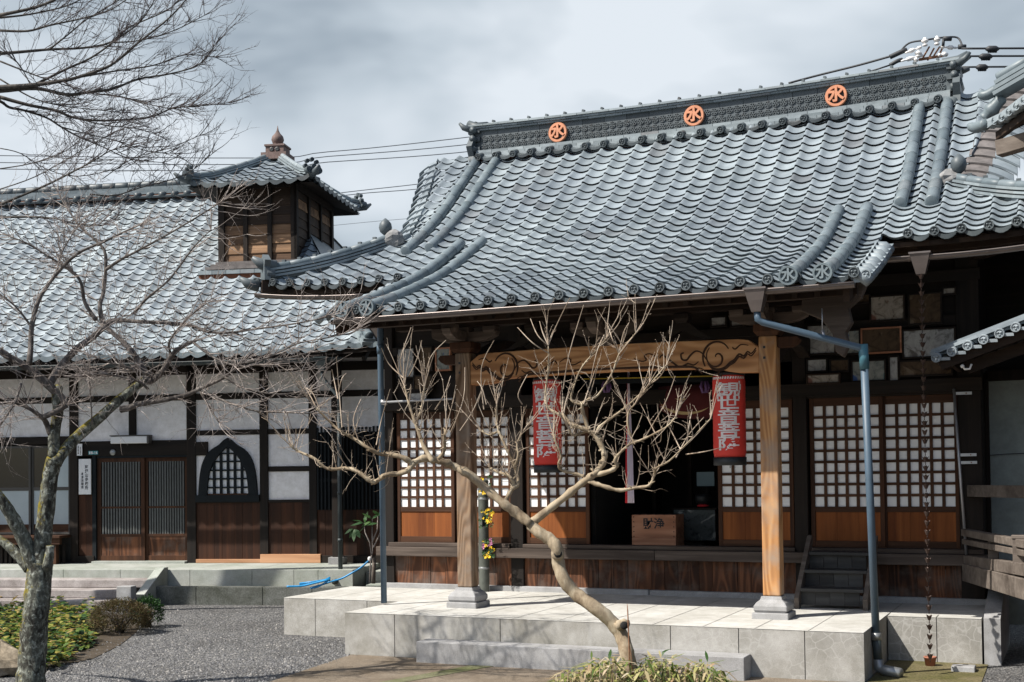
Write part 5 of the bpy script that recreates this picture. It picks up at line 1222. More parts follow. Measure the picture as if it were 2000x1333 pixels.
o.rotation_euler = (0, 0, AL)
t = lthing('stone_steps', (-10.9, 18.1, 0), 'broad worn stone steps leading up to the office entrance', 'steps')
for k, (y, z) in enumerate(((18.05, .128), (18.40, .257), (18.78, .386))):
    mb = MB(); mb.box(-12.5, -9.28 if k < 2 else -9.0, y, 19.19, -.1 if k == 0 else z-.127, z); mb.build('step', M['stone_step'], t, bevel=.012)
for u in (-9.02, -12.62):
    mb = MB(); mb.prism([(18.35, .20), (18.42, .10), (19.2, .10), (19.2, .56), (19.06, .56)], (u, 0, 0), (0, 1, 0), (0, 0, 1), (1, 0, 0), .15); mb.build('sloping_cheek', M['stone_green'], t, bevel=.008)
    mb = MB(); mb.box(u-.10, u+.14, 17.92, 18.10, -.1, .36); mb.build('end_pillar', M['stone_g'], t, bevel=.01)
# ------------------------------------------------------------------ ground
def sheet(name, poly, z, mt, sub=1):
    mb = MB(); mb.add([(p[0], p[1], z) for p in poly], [tuple(range(len(poly)))]); return mb.build(name, mt, None, kind='structure')
sheet('gravel_ground', [(-120, -60), (120, -60), (120, 200), (-120, 200)], 0.0, M['gravel'])
sheet('concrete_path', [(-7.20, 10.05), (-6.3, 8.0), (3, 8.0), (3, 11.2), (-1.0, 12.3), (-1.9, 12.135), (-7.45, 12.135)], .004, M['path'])
sheet('path_border', [(-6.30, 10.2), (-6.12, 10.2), (-5.55, 11.93), (-5.80, 11.93)], .008, M['mossjoint'])
sheet('yard_soil', [(-1.85, 11.6), (-.86, 11.8), (-.88, 13.66), (-1.85, 13.66)], .008, M['soil'])
bp = [(-160, 1330), (-20, 1322), (60, 1316), (100, 1304), (180, 1287), (235, 1262), (270, 1236), (276, 1222), (268, 1205), (262, 1199), (-160, 1192)]
sheet('planting_bed', [wz(x+R.uniform(-4, 4), y+R.uniform(-2, 2), .006)[:2] for x, y in bp], .006, M['bedsoil'])
def scatter_pebbles():
    mb = MB()
    for i in range(5200):
        px = R.uniform(60, 700); py = 1186+(R.random()**.7)*150; p = wz(px, py, 0.0)
        if p.y > 17.5 or (p.x > -7.3 and p.y < 12.2) or (p.x > -9.3 and p.y > 13.3 and p.y < 16): continue
        s = R.uniform(.008, .02); a = R.random()*6; vs = []
        for k in range(5): b = a+k*2*pi/5; vs.append((p.x+s*cos(b)*R.uniform(.7, 1.2), p.y+s*sin(b)*R.uniform(.7, 1.2), -.002))
        vs.append((p.x+R.uniform(-.3, .3)*s, p.y+R.uniform(-.3, .3)*s, s*R.uniform(.5, 1.0))); mb.add(vs, [(k, (k+1) % 5, 5) for k in range(5)])
    mt = M['pebble']; return mb.build('loose_gravel', mt, None, kind='stuff', fix=False)
m_, t_, b_ = newmat('grey_pebble', .85, .3); g_ = nd(t_, 'ShaderNodeNewGeometry'); t_.links.new(ramp(t_, g_.outputs['Random Per Island'], [(0, (.06, .06, .065)), (.5, (.16, .16, .165)), (.85, (.22, .215, .21)), (1, (.34, .32, .30))]), b_.inputs['Base Color']); M['pebble'] = m_
o = scatter_pebbles(); tag(o, 'dark grey gravel stones lying over the yard', 'gravel')
# ------------------------------------------------------------------ leaves
def leaf(mb, p, d, up, L_, W_, bend=.25, m=0, seg=2):
    d = Vector(d).normalized(); s = d.cross(Vector(up))
    if s.length < 1e-3: s = d.cross(Vector((1, 0, 0)))
    s.normalize(); u = s.cross(d); p = Vector(p)
    if seg == 1: mb.add([p, p+d*L_*.45+s*W_*.5+u*L_*.05, p+d*L_-u*L_*bend, p+d*L_*.45-s*W_*.5+u*L_*.05], [(0, 1, 2, 3)], m); return
    a = p+d*L_*.3+u*L_*.04; b = p+d*L_*.65-u*L_*bend*.4; c = p+d*L_-u*L_*bend
    mb.add([p, a+s*W_*.5, b+s*W_*.42, c, b-s*W_*.42, a-s*W_*.5], [(0, 1, 5), (1, 2, 4, 5), (2, 3, 4)], m, False)
mb = MB()
k = 0
while k < 5200:
    px = R.uniform(-60, 190); py = R.uniform(1175, 1312); p = wz(px, py, .0)
    lim = 186-max(0, (py-1255))*1.5+9*sin(py*.21)+R.gauss(0, 5); 
    if px > lim: k += 1; continue
    h = (.03+.17*R.random()**.8)*(.65+.5*sin(px*.09+py*.13)*sin(py*.17)); q = p+Vector((R.uniform(-.03, .03), R.uniform(-.05, .05), h)); a = R.random()*2*pi
    leaf(mb, q, (cos(a), sin(a), R.uniform(-.3, .5)), (0, 0, 1), R.uniform(.06, .12), R.uniform(.045, .085), .25); k += 1
o = mb.build('ground_cover', M['leaf_cover'], None, kind='stuff', fix=False); tag(o, 'glossy yellow-green ground cover leaves under the mossy tree', 'ground cover')
def shrub(c, rx, ry, rz_, n, mt, name, label, ls, dens=1):
    t = Thing(name, c, label, 'shrub'); mb = MB(); c = Vector(c)
    for i in range(n):
        while True:
            d = Vector((R.gauss(0, 1), R.gauss(0, 1), R.gauss(0, 1))).normalized()
            if d.z > -.55: break
        r = R.uniform(.72, 1.03)*(1+.06*sin(d.x*9)+.06*sin(d.y*11+d.z*7)); p = c+Vector((d.x*rx*r, d.y*ry*r, rz_*.85+d.z*rz_*r))
        dd = d+Vector((R.uniform(-.8, .8), R.uniform(-.8, .8), R.uniform(-.5, .9))); leaf(mb, p, dd, (R.random(), R.random(), 1), ls*R.uniform(.7, 1.3), ls*.5, .1, 0, 1)
    mb.build('foliage', mt, t, fix=False); mb = MB()
    for i in range(40):
        a = R.random()*6.28; r = R.uniform(.2, .85); mb.tube([c+Vector((R.uniform(-.05, .05), R.uniform(-.05, .05), 0)), c+Vector((rx*r*cos(a)*.5, ry*r*sin(a)*.5, rz_*.7)), c+Vector((rx*r*cos(a), ry*r*sin(a), rz_*R.uniform(.8, 1.6)))], [.008, .006, .002], 4)
    mb.build('stems', M['bark_branch'], t)
c = wz(202, 1243, 0); shrub((c.x, c.y+.3, 0), .40, .36, .235, 7500, M['leaf_shrub'], 'clipped_shrub', 'round clipped bronze-brown shrub at the edge of the gravel', .030)
c = wz(250, 1232, 0); shrub((c.x+.02, c.y+.35, 0), .20, .22, .22, 1500, M['leaf_green'], 'evergreen_shrub', 'small dark green shrub tucked behind the bronze-brown shrub', .04)
mb = MB()
for i in range(2400):
    px = R.uniform(1078, 1428); e = 1-abs((px-1255)/178)**2.6
    top = 1334-(46+7*sin(px*.06)+5*sin(px*.17))*max(.0, e)**.6; py = top+(R.random()**.8)*70
    if e <= 0: continue
    q = at(px+R.uniform(-3, 3), py, R.uniform(9.9, 10.95)); p = Vector((q.x+R.uniform(-.05, .05), q.y, 0)); a = R.random()*2*pi
    if q.z < .02: continue
    leaf(mb, q, (cos(a), sin(a)*.8-.2, R.uniform(-.6, .6)), (0, 0, 1), R.uniform(.09, .19), R.uniform(.015, .03), R.uniform(.1, .6))
    if i % 4 == 0: mb.tube([p, q], .003, 4)
o = mb.build('bamboo_grass', M['leaf_bamboo'], None, kind='stuff', fix=False); tag(o, 'half withered bamboo grass round the foot of the twisted tree', 'bamboo grass')
def rock(c, s, label):
    mb = MB(); n, k = 9, 14; vs = []
    for i in range(n):
        th = pi*(i+.001)/(n-1)
        for j in range(k):
            a = 2*pi*j/k; d = Vector((sin(th)*cos(a), sin(th)*sin(a), cos(th))); f = 1+.18*sin(d.x*5+c[0])+.14*sin(d.y*7+1)+.08*sin(d.z*11+d.x*9)
            vs.append((c[0]+d.x*s[0]*f, c[1]+d.y*s[1]*f, max(-.05, c[2]+d.z*s[2]*f)))
    mb.add(vs, [(i*k+j, i*k+(j+1) % k, (i+1)*k+(j+1) % k, (i+1)*k+j) for i in range(n-1) for j in range(k)], 0, False)
    thing_mesh('garden_rock', mb, M['rock'], label, 'rock')
c = wz(5, 1318, 0); rock((c.x-.02, c.y, .10), (.28, .25, .21), 'rough brown rock at the left edge beside the mossy trunk')
# young sapling with its stake, and the blue hose
sp = Vector((-9.02, 15.62, ZP)); sp = uvz(-5.22, 18.55, .40)
sb = at(723, 1138, 19.4)
t = Thing('sapling', sb, 'young leafy evergreen sapling tied to a short stake left of the grey downpipe', 'sapling')
def sq(x, y, d=19.4): return at(x, y, d)
mb = MB()
for pts in ([(722, 1138), (724, 1095), (728, 1075), (727, 1050), (727, 1015)], [(726, 1085), (722, 1060), (713, 1040), (711, 1022)], [(729, 1070), (738, 1052), (745, 1035), (752, 1022)], [(727, 1060), (737, 1035), (738, 1008)]):
    mb.tube([sq(*p) for p in pts], [.012*(1-.6*i/len(pts)) for i in range(len(pts))], 6)
mb.build('stem', M['twig_cherry'], t)
mb = MB()
for x, y, dx, dy in ((711, 1022, -20, -8), (711, 1022, -24, 2), (712, 1022, 4, -20), (714, 1028, 20, -8), (727, 1015, -16, -12), (727, 1014, 14, -10), (738, 1008, 10, -14), (738, 1010, 18, 6), (727, 1018, -20, 8), (738, 1008, -8, -12), (690, 1035, -8, 14), (692, 1034, -2, 20), (690, 1033, -16, 8), (694, 1034, 8, 14), (713, 1030, -14, 10)):
    a = sq(x, y); b = sq(x+dx, y+dy, 19.4+R.uniform(-.15, .1)); leaf(mb, a, b-a, (0, -.6, 1), (b-a).length*1.15, .075, .12)
mb.tube([sq(722, 1062), sq(708, 1045), sq(692, 1034)], .005, 5)
mb.build('leaves', M['leaf_green'], t, fix=False)
mb = MB(); a, b = sq(729, 1140, 19.5), sq(731, 1090, 19.5); mb.tube([a, b], [.035, .03], 10); thing_mesh('support_stake', mb, M['w_grey'], 'short pale wooden stake beside the sapling', 'stake')
mb = MB()
hz = [(560, 1146), (590, 1145), (612, 1140), (640, 1134), (622, 1146), (606, 1149), (630, 1142), (648, 1136), (668, 1130), (690, 1118), (706, 1108), (722, 1094)]
P = [at(x, y, 19.05+.15*i/11) for i, (x, y) in enumerate(hz)]; pts = []
for i in range(len(P)-1):
    for k in range(5):
        s = k/5; p0 = P[max(0, i-1)]; p3 = P[min(len(P)-1, i+2)]
        pts.append(.5*((2*P[i])+(P[i+1]-p0)*s+(2*p0-5*P[i]+4*P[i+1]-p3)*s*s+(3*P[i]-p0-3*P[i+1]+p3)*s**3))
mb.tube(pts, .014, 8)
for i in range(4): mb.tube([at(x, y-2*i, 19.1+.04*i) for x, y in ((585, 1146), (610, 1140+i), (635, 1133+i*2), (645, 1134))], .013, 8)
mb.lathe(P[-1], [(.02, -.02), (.03, .0), (.03, .03), (.015, .05)], 10, 1)
thing_mesh('garden_hose', mb, [M['hose'], M['porc']], 'bright blue garden hose lying on the curb and rising to a tap', 'hose')
# ------------------------------------------------------------------ trees
def crv(P, n=4):
    if len(P) < 3: return P
    out_ = []
    for i in range(len(P)-1):
        for k in range(n):
            s = k/n; p0 = P[max(0, i-1)]; p3 = P[min(len(P)-1, i+2)]
            out_.append(.5*((2*P[i])+(P[i+1]-p0)*s+(2*p0-5*P[i]+4*P[i+1]-p3)*s*s+(3*P[i]-p0-3*P[i+1]+p3)*s**3))
    return out_+[P[-1]]
def limb(mb, px, d, r0, r1, knots=0.0, dd=0.0, sides=10, n=4, rough=.05):
    """a limb traced through the photo's points at distance d (changing by dd along it); returns its points and radii"""
    k = len(px); P = [at(x, y, (d(x) if callable(d) else d)+dd*i/(k-1)+R.uniform(-.03, .03)) for i, (x, y) in enumerate(px)]; P = crv(P, n); m_ = len(P)
    rr = [r0+(r1-r0)*(i/(m_-1))**.8 for i in range(m_)]
    rr = [r*(1+knots*(sin(i*2.1+k)*.5+R.uniform(-.5, .5))) for i, r in enumerate(rr)]
    mb.tube(P, rr, sides, 0, True, rough); return P, rr
def twig(mb, p, d, L_, r, depth, spread, tro, nk=5, kids=3, kl=.55, curl=.12, sides=4, buds=None):
    p = Vector(p); d = Vector(d).normalized(); pts = [p]; q = p; dirs = [d]
    for i in range(nk):
        d = (d+Vector((R.gauss(0, curl), R.gauss(0, curl), R.gauss(0, curl)))+Vector(tro)*(1/nk)).normalized(); q = q+d*(L_/nk); pts.append(q); dirs.append(d)
    mb.tube(pts, [r*(1-.72*i/nk) for i in range(nk+1)], sides if depth else 3, 0, False)
    if buds is not None and depth <= 1:
        for i in range(1, nk+1):
            if R.random() < .5: b = pts[i]; mb.tube([b, b+(dirs[i]+Vector((R.gauss(0, .7), R.gauss(0, .7), R.gauss(0, .7)))).normalized()*buds], [r*.6, r*.5], 4)
    if depth <= 0: return
    for k in range(kids):
        i = R.randint(1, nk); dd = (dirs[i]+Vector((R.gauss(0, spread), R.gauss(0, spread), R.gauss(0, spread)))).normalized()
        twig(mb, pts[i], dd, L_*kl*R.uniform(.6, 1.2), r*.62, depth-1, spread, tro, max(3, nk-1), kids, kl, curl, sides, buds)
# twisted crape myrtle in front of the porch
BD = 10.5
def bdist(x): return BD-(x-1235)*.0011
tb_ = at(1241, 1390, BD); 
mt = Thing('crape_myrtle', (tb_.x, tb_.y, 0), 'bare twisted tree with smooth pale bark and upright shoots in front of the porch', 'tree')
mb = MB(); limb(mb, [(1244, 1400), (1239, 1350), (1232, 1310), (1224, 1275), (1213, 1240), (1190, 1210), (1160, 1186), (1122, 1158), (1100, 1130), (1090, 1098), (1088, 1072), (1074, 1054), (1052, 1040), (1036, 1024)], bdist, .066, .049, .07, 0, 16, 4, .03)
limb(mb, [(1205, 1225), (1216, 1218), (1226, 1219)], BD-.0, .043, .034, .15, 0, 12)
mb.lathe(at(1089, 1082, bdist(1089)-.03), [(.045, -.03), (.056, 0), (.050, .02), (.040, .026)], 14, 0, -ray(1089, 1082)); 
trunk = mb.build('trunk', M['bark_myrtle'], mt)
mb = MB(); hc = at(1090, 1082, bdist(1090)-.05); mb.lathe(hc, [(.036, -.02), (.034, .010), (.001, .010)], 14, 0, -ray(1089, 1082)); hc = at(1219, 1222, BD-.05)
mb.lathe(hc, [(.035, 0), (.03, .02), (.001, .015)], 10, 0, (.5, -.7, .2)); mb.build('knot_hole_shade', M['void'], mt, trunk)  # solid black discs: painted shade of the knot hole, and the dark cut stump
mb = MB(); tw = MB(); ends = []
MY = [
 ([(1036, 1024), (1010, 1003), (985, 985), (950, 955), (915, 926), (888, 912), (868, 903), (848, 898), (826, 896), (806, 906)], .056, .034, 0, -.5),
 ([(806, 906), (797, 919), (776, 926), (754, 928), (731, 942), (714, 933), (694, 919), (674, 915), (640, 916), (614, 896), (583, 882), (569, 872)], .034, .012, -.5, -.8),
 ([(806, 906), (785, 893), (759, 888), (742, 887), (720, 876), (688, 855), (665, 843), (645, 825), (618, 798)], .032, .011, -.5, -1.1),
 ([(846, 903), (828, 873), (817, 843), (810, 824), (799, 790), (790, 755)], .030, .010, -.5, -.3),
 ([(811, 824), (822, 803), (826, 780), (829, 757)], .016, .008, -.35, -.3),
 ([(856, 897), (868, 880), (868, 855), (872, 840)], .020, .013, -.5, -.6),
 ([(985, 985), (996, 962), (1004, 948), (994, 930), (974, 923), (958, 915)], .030, .014, 0, .25),
 ([(1000, 955), (1012, 945), (1006, 912), (990, 878), (974, 842), (970, 818), (970, 790)], .026, .009, .1, .3),
 ([(974, 842), (956, 850), (940, 842)], .014, .008, .2, .3),
 ([(1004, 915), (1012, 890), (1010, 868), (1020, 845)], .016, .008, .1, .1),
 ([(1036, 1024), (1066, 1000), (1096, 977), (1134, 946), (1156, 930), (1172, 914), (1181, 892), (1173, 868), (1162, 851), (1150, 842), (1134, 836), (1112, 826), (1099, 810)], .048, .022, 0, .25),
 ([(1099, 812), (1082, 805), (1067, 791), (1066, 760), (1071, 720), (1071, 674)], .022, .006, .25, .3),
 ([(1156, 930), (1190, 921), (1205, 911), (1201, 899), (1212, 884), (1232, 867), (1257, 858), (1302, 834), (1320, 814)], .028, .007, .05, -.4),
 ([(1150, 940), (1182, 951), (1211, 958), (1242, 953), (1268, 948), (1278, 928), (1283, 914), (1308, 900), (1342, 866), (1388, 818)], .026, .006, .05, -.5),
 ([(1165, 848), (1171, 834), (1194, 817), (1228, 791), (1268, 752), (1302, 712)], .020, .005, .2, -.1),
 ([(1150, 842), (1142, 817), (1137, 791), (1150, 780), (1168, 772), (1196, 728), (1211, 688), (1242, 651)], .024, .005, .2, .1),
 ([(1140, 931), (1122, 925), (1096, 918), (1092, 905), (1096, 890), (1086, 866), (1081, 850)], .022, .011, .05, -.2),
 ([(1137, 791), (1116, 782), (1122, 752), (1137, 717), (1171, 677), (1185, 660)], .015, .005, .25, .5),
 ([(1150, 842), (1130, 848), (1118, 850), (1112, 840)], .016, .010, .2, .0),
 ([(1236, 862), (1226, 830), (1228, 805), (1240, 790)], .014, .006, .0, -.1),
]
for px, r0, r1, d0, d1 in MY:
    P, rr = limb(mb, px, (lambda x, o=d0*.5: bdist(x)+o), r0*.78, r1*.78, .24, (d1-d0)*.35, 10); k = len(P)
    if r1 < .03:
        for i in range(k//4, k):                         # short knobbly spurs and long straight shoots
            if R.random() < .8:
                d = Vector((R.gauss(0, .6), R.gauss(0, .6), R.uniform(-.3, 1))).normalized(); q = P[i]+d*rr[i]*.8
                mb.tube([P[i], q, q+d*R.uniform(.01, .04)], [rr[i]*.7, rr[i]*.55, rr[i]*.25], 6, 0, True, .15)
            if R.random() < (.42 if r0 < .03 else .3):
                d = Vector((R.gauss(0, .42), R.gauss(0, .35), 1)); twig(tw, P[i], d, R.uniform(.12, .40), R.uniform(.0035, .0055), 1, .6, (0, 0, .25), 5, 2, .45, .06, 5, .010)
            if R.random() < .35:
                d = Vector((R.gauss(0, 1), R.gauss(0, .7), R.gauss(0, .6))); twig(tw, P[i], d, R.uniform(.06, .22), .0035, 1, .9, (0, 0, .1), 4, 2, .5, .22, 4)
        for j in range(3):
            d = (P[-1]-P[-3]).normalized()+Vector((R.gauss(0, .45), R.gauss(0, .3), .55)); twig(tw, P[-1], d, R.uniform(.2, .45), .0055, 1, .5, (0, 0, .25), 6, 2, .4, .05, 5, .010)
mb.build('branches', M['bark_myrtle'], mt, trunk)
# the long shoots that stand out in the photo
for a, b, c in (((829, 757), (840, 700), (871, 665)), ((792, 742), (782, 705), (803, 640)), ((792, 742), (760, 712), (745, 680)), ((799, 735), (815, 700), (824, 665)), ((618, 798), (604, 770), (584, 742)), ((625, 800), (612, 770), (598, 758)), ((660, 780), (652, 740), (648, 722)), ((668, 835), (662, 760), (657, 697)), ((660, 770), (668, 740), (676, 730)), ((569, 872), (564, 850), (565, 826)), ((573, 876), (578, 860), (578, 836)), ((945, 800), (940, 720), (965, 665)), ((950, 790), (942, 760), (932, 745)), ((970, 790), (975, 760), (983, 740)), ((1071, 674), (1085, 640), (1113, 582)), ((1071, 676), (1050, 655), (1036, 623)), ((1071, 675), (1060, 650), (1054, 628)), ((1071, 690), (1040, 670), (1011, 640)), ((1100, 760), (1112, 690), (1140, 596)), ((1209, 690), (1218, 650), (1229, 630)), ((1242, 651), (1225, 672), (1209, 692)), ((1209, 692), (1195, 660), (1188, 637)), ((1268, 752), (1280, 700), (1293, 668)), ((1268, 752), (1290, 735), (1305, 708)), ((1257, 859), (1298, 790), (1319, 735)), ((1320, 814), (1326, 800), (1332, 787)), ((1342, 866), (1346, 830), (1352, 800)), ((1330, 880), (1310, 840), (1294, 810)), ((1388, 818), (1360, 850), (1330, 880)), ((1340, 888), (1380, 882), (1412, 874)), ((1320, 895), (1345, 850), (1375, 815)), ((1140, 790), (1160, 730), (1170, 707)), ((898, 842), (925, 800), (948, 742)), ((880, 845), (905, 780), (908, 718)), ((1020, 790), (1012, 770), (1030, 732)), ((1180, 655), (1165, 690), (1150, 760)), ((850, 800), (868, 770), (880, 735)), ((735, 870), (745, 820), (762, 760)), ((700, 860), (690, 820), (705, 780))):
    P = crv([at(x, y, bdist(x)+R.uniform(-.1, .2)) for x, y in (a, b, c)], 4); tw.tube(P, [.006*(1-.6*i/len(P)) for i in range(len(P))], 5, 0, False)
tw.build('shoots', M['twig_myrtle'], mt, trunk, fix=False)
mb = MB(); mb.tube([at(1231, 1345, BD-.08), at(1229, 1270, BD-.10), at(1226, 1193, BD-.10), at(1225, 1180, BD-.1)], [.006, .0055, .005, .002], 6)
mb.tube([at(1236, 1330, BD-.08), at(1234, 1290, BD-.10), at(1228, 1250, BD-.1)], .003, 5); mb.build('dry_stems', M['rust'], mt, trunk)
# mossy cherry tree at the left
CD = 11.9
tb_ = at(60, 1352, CD)
ct = Thing('mossy_cherry_tree', (tb_.x, tb_.y, 0), 'bare lichen covered cherry tree with yellow moss on its forked trunk at the left', 'tree')
mb = MB()
limb(mb, [(56, 1375), (60, 1330), (64, 1270), (70, 1200), (75, 1140), (80, 1100)], CD, .142, .108, .05, 0, 18, 5, .06)
limb(mb, [(82, 1120), (82, 1070), (90, 1000), (97, 940), (106, 895)], CD, .086, .068, .05, 0, 16, 5, .06)
limb(mb, [(74, 1115), (52, 1065), (32, 1025), (8, 985), (-25, 945), (-70, 900), (-150, 800), (-230, 690), (-300, 560)], CD, .085, .018, .05, -.4, 14, 4, .05)
limb(mb, [(58, 1110), (35, 1085), (8, 1060), (-30, 1038), (-70, 1020), (-170, 960), (-280, 900), (-360, 800)], CD+.1, .06, .012, .05, .3, 12, 4, .05)
limb(mb, [(92, 1110), (97, 1080), (98, 1066)], CD-.05, .05, .038, .1, 0, 10, 3, .08)
ctrunk = mb.build('trunk', M['bark_moss'], ct)
mb = MB()
limb(mb, [(106, 895), (106, 850), (113, 805), (111, 775), (114, 756)], CD, .056, .045, .08, 0, 12, 4, .06)
limb(mb, [(108, 905), (128, 878), (152, 853), (200, 811), (238, 777), (262, 758), (281, 744)], CD-.02, .060, .040, .06, .5, 14, 4, .06)
mb.build('mossy_limbs', M['bark_moss'], ct, ctrunk)
mb = MB(); tw = MB()
CH = [
 ([(281, 744), (289, 737), (278, 719), (260, 690), (242, 670), (222, 652), (200, 634)], .042, .020, .5, .8),
 ([(281, 744), (297, 744), (320, 722), (335, 696), (352, 680), (376, 668)], .036, .018, .5, .2),
 ([(236, 800), (252, 797), (270, 790), (319, 782), (360, 773), (390, 760), (439, 737), (470, 710)], .036, .012, .3, 0),
 ([(390, 762), (397, 776), (416, 808), (428, 826)], .012, .006, .1, 0),
 ([(410, 772), (450, 788), (499, 803), (560, 806), (610, 808)], .014, .005, .1, -.3),
 ([(376, 668), (420, 700), (470, 715), (540, 705), (600, 690)], .014, .005, .2, -.2),
 ([(204, 634), (221, 626), (277, 629), (337, 632), (375, 637), (405, 648), (450, 650), (500, 643), (580, 632), (647, 618)], .026, .006, .8, .2),
 ([(131, 794), (114, 772), (82, 741), (50, 716), (22, 700), (0, 686), (-30, 668)], .046, .028, 0, -.3),
 ([(57, 712), (60, 680), (62, 640), (75, 588), (105, 542), (150, 497), (206, 471), (245, 452), (272, 440)], .030, .007, -.1, .3),
 ([(97, 750), (116, 719), (150, 682), (180, 660), (203, 640), (221, 628)], .040, .026, 0, .5),
 ([(203, 640), (195, 600), (203, 566), (206, 498), (188, 471), (158, 445), (131, 407), (115, 380)], .026, .006, .5, .9),
 ([(207, 527), (235, 508), (262, 494), (330, 457), (405, 412), (432, 394)], .018, .005, .6, .4),
 ([(188, 626), (166, 592), (158, 552), (140, 530), (112, 512), (60, 480), (20, 462)], .022, .006, .5, .2),
 ([(262, 612), (286, 584), (331, 546), (376, 486), (412, 449)], .018, .004, .6, .2),
 ([(100, 850), (90, 826), (82, 816), (60, 800), (37, 790), (10, 782)], .030, .012, 0, -.3),
 ([(82, 816), (105, 806), (131, 792)], .028, .026, -.1, -.1),
 ([(62, 640), (40, 610), (20, 590), (0, 575)], .012, .005, 0, -.2),
 ([(110, 540), (118, 500), (140, 460), (160, 430)], .010, .004, .1, .5),
 ([(41, 750), (30, 785), (15, 810), (0, 830)], .014, .006, -.2, -.5),
 ([(180, 830), (176, 760), (172, 700)], .008, .004, .1, 0),
 ([(335, 696), (330, 670), (350, 640), (380, 610), (410, 590)], .014, .004, .3, 0),
 ([(299, 737), (262, 722), (225, 712), (190, 700)], .018, .007, .4, .0),
 ([(289, 760), (270, 745), (230, 735), (190, 730), (165, 735)], .014, .005, .3, -.2),
 ([(470, 710), (520, 700), (580, 672), (640, 660), (690, 650)], .011, .004, 0, -.4),
 ([(439, 737), (480, 760), (540, 770), (600, 765)], .011, .004, 0, -.2),
]
for px, r0, r1, d0, d1 in CH:
    P, rr = limb(mb, px, CD+d0, r0, r1, .07, d1-d0, 8); k = len(P)
    for i in range(k//5, k):
        for q in range(2):
            if R.random() < (.8 if r0 < .027 else .6):
                d = (P[min(i+1, k-1)]-P[i-1]).normalized()*.7+Vector((R.gauss(0, .65), R.gauss(0, .5), R.gauss(.15, .5))); twig(tw, P[i], d, R.uniform(.16, .55), .0048, 2, .6, (0, 0, .18), 5, 2, .58, .10, 4, .012)
    d = (P[-1]-P[-3]).normalized(); [twig(tw, P[-1], d+Vector((R.gauss(0, .4), R.gauss(0, .3), R.gauss(0, .4))), .38, .005, 1, .5, (0, 0, .1), 5, 2, .55, .1, 4, .012) for _ in range(2)]
mb.build('branches', M['bark_branch'], ct, ctrunk); tw.build('twigs', M['twig_cherry'], ct, ctrunk, fix=False)
# tall bare tree whose crown hangs in from the upper left
KD = 18.0
kt_b = at(-420, 1300, KD)
kt = Thing('zelkova_tree', (kt_b.x, kt_b.y, 0), 'tall dark bare tree whose fine branches reach into the sky at the upper left', 'tree')
mb = MB(); b0 = Vector((kt_b.x, kt_b.y, 0)); f1 = at(-420, 520, KD); mb.tube(crv([b0, b0.lerp(f1, .5)+Vector((.08, 0, 0)), f1, at(-330, 320, KD), at(-200, 215, KD), at(-60, 174, KD)], 5), [.30-.245*(i/25)**.7 for i in range(26)], 14, 0, True, .04)
limb(mb, [(-420, 520), (-380, 300), (-250, 120), (-60, 45), (0, 30)], KD, .16, .04, .03); limb(mb, [(-420, 520), (-300, 430), (-150, 430), (0, 425)], KD-.6, .12, .03, .03); limb(mb, [(-300, 300), (-150, 150), (-50, 110), (0, 105)], KD, .10, .035, .03); limb(mb, [(-200, 215), (-80, 190), (0, 192)], KD, .07, .035)
kb = mb.build('trunk', M['bark_zelkova'], kt)
mb = MB(); tw = MB()
ZK = [
 ([(-60, 174), (0, 171), (60, 167), (110, 160), (150, 152), (216, 128), (270, 84), (330, 36), (370, -8)], .065, .010),
 ([(-60, 180), (0, 178), (70, 173), (130, 185), (176, 180), (223, 173), (270, 155), (335, 144), (389, 126), (421, 86)], .055, .007),
 ([(0, 190), (54, 205), (108, 216), (144, 230), (198, 236), (288, 230), (338, 212), (396, 207), (446, 201)], .045, .006),
 ([(0, 105), (50, 101), (97, 97), (162, 94), (216, 83), (252, 54), (324, 22), (350, 0)], .040, .007),
 ([(0, 30), (72, 14), (130, -10)], .04, .02), ([(0, 60), (54, 61), (97, 50), (162, 36), (215, 20), (260, -10)], .030, .008),
 ([(-40, 185), (0, 198), (18, 210), (47, 216), (90, 230), (119, 248), (151, 266), (202, 288), (252, 310), (317, 318)], .040, .006),
 ([(97, 97), (133, 68), (173, 36), (234, 0)], .020, .008), ([(72, 164), (126, 137), (180, 112), (230, 76), (274, 43), (305, -5)], .032, .008),
 ([(190, 184), (230, 188), (270, 198), (324, 211), (370, 208)], .018, .005), ([(0, 400), (86, 364), (144, 335), (180, 316), (216, 295), (250, 285)], .030, .006),
 ([(0, 425), (65, 424), (110, 428), (150, 438), (200, 440)], .030, .007), ([(176, 380), (225, 382), (274, 367), (342, 349), (380, 330), (415, 300)], .018, .004),
 ([(0, 35), (60, 28), (130, 12), (170, -8)], .026, .01), ([(150, 152), (220, 140), (300, 128), (360, 108), (420, 112)], .024, .005),
 ([(216, 83), (270, 80), (340, 60), (400, 30)], .018, .005), ([(119, 248), (170, 262), (230, 276), (290, 296), (340, 300)], .016, .004),
 ([(144, 230), (210, 246), (260, 250), (300, 262)], .016, .004), ([(0, 155), (60, 190), (110, 205), (160, 212), (240, 220)], .02, .005), ([(0, 120), (50, 140), (90, 155), (140, 170)], .022, .008),
 ([(0, 330), (60, 320), (120, 300), (160, 270)], .014, .005), ([(0, 290), (40, 300), (90, 330), (150, 345), (230, 330)], .012, .004), ([(60, 167), (40, 130), (20, 110), (0, 100)], .014, .006),
 ([(0, 370), (70, 345), (150, 300), (210, 265)], .014, .004), ([(200, 350), (260, 310), (330, 290), (390, 265)], .010, .003)]
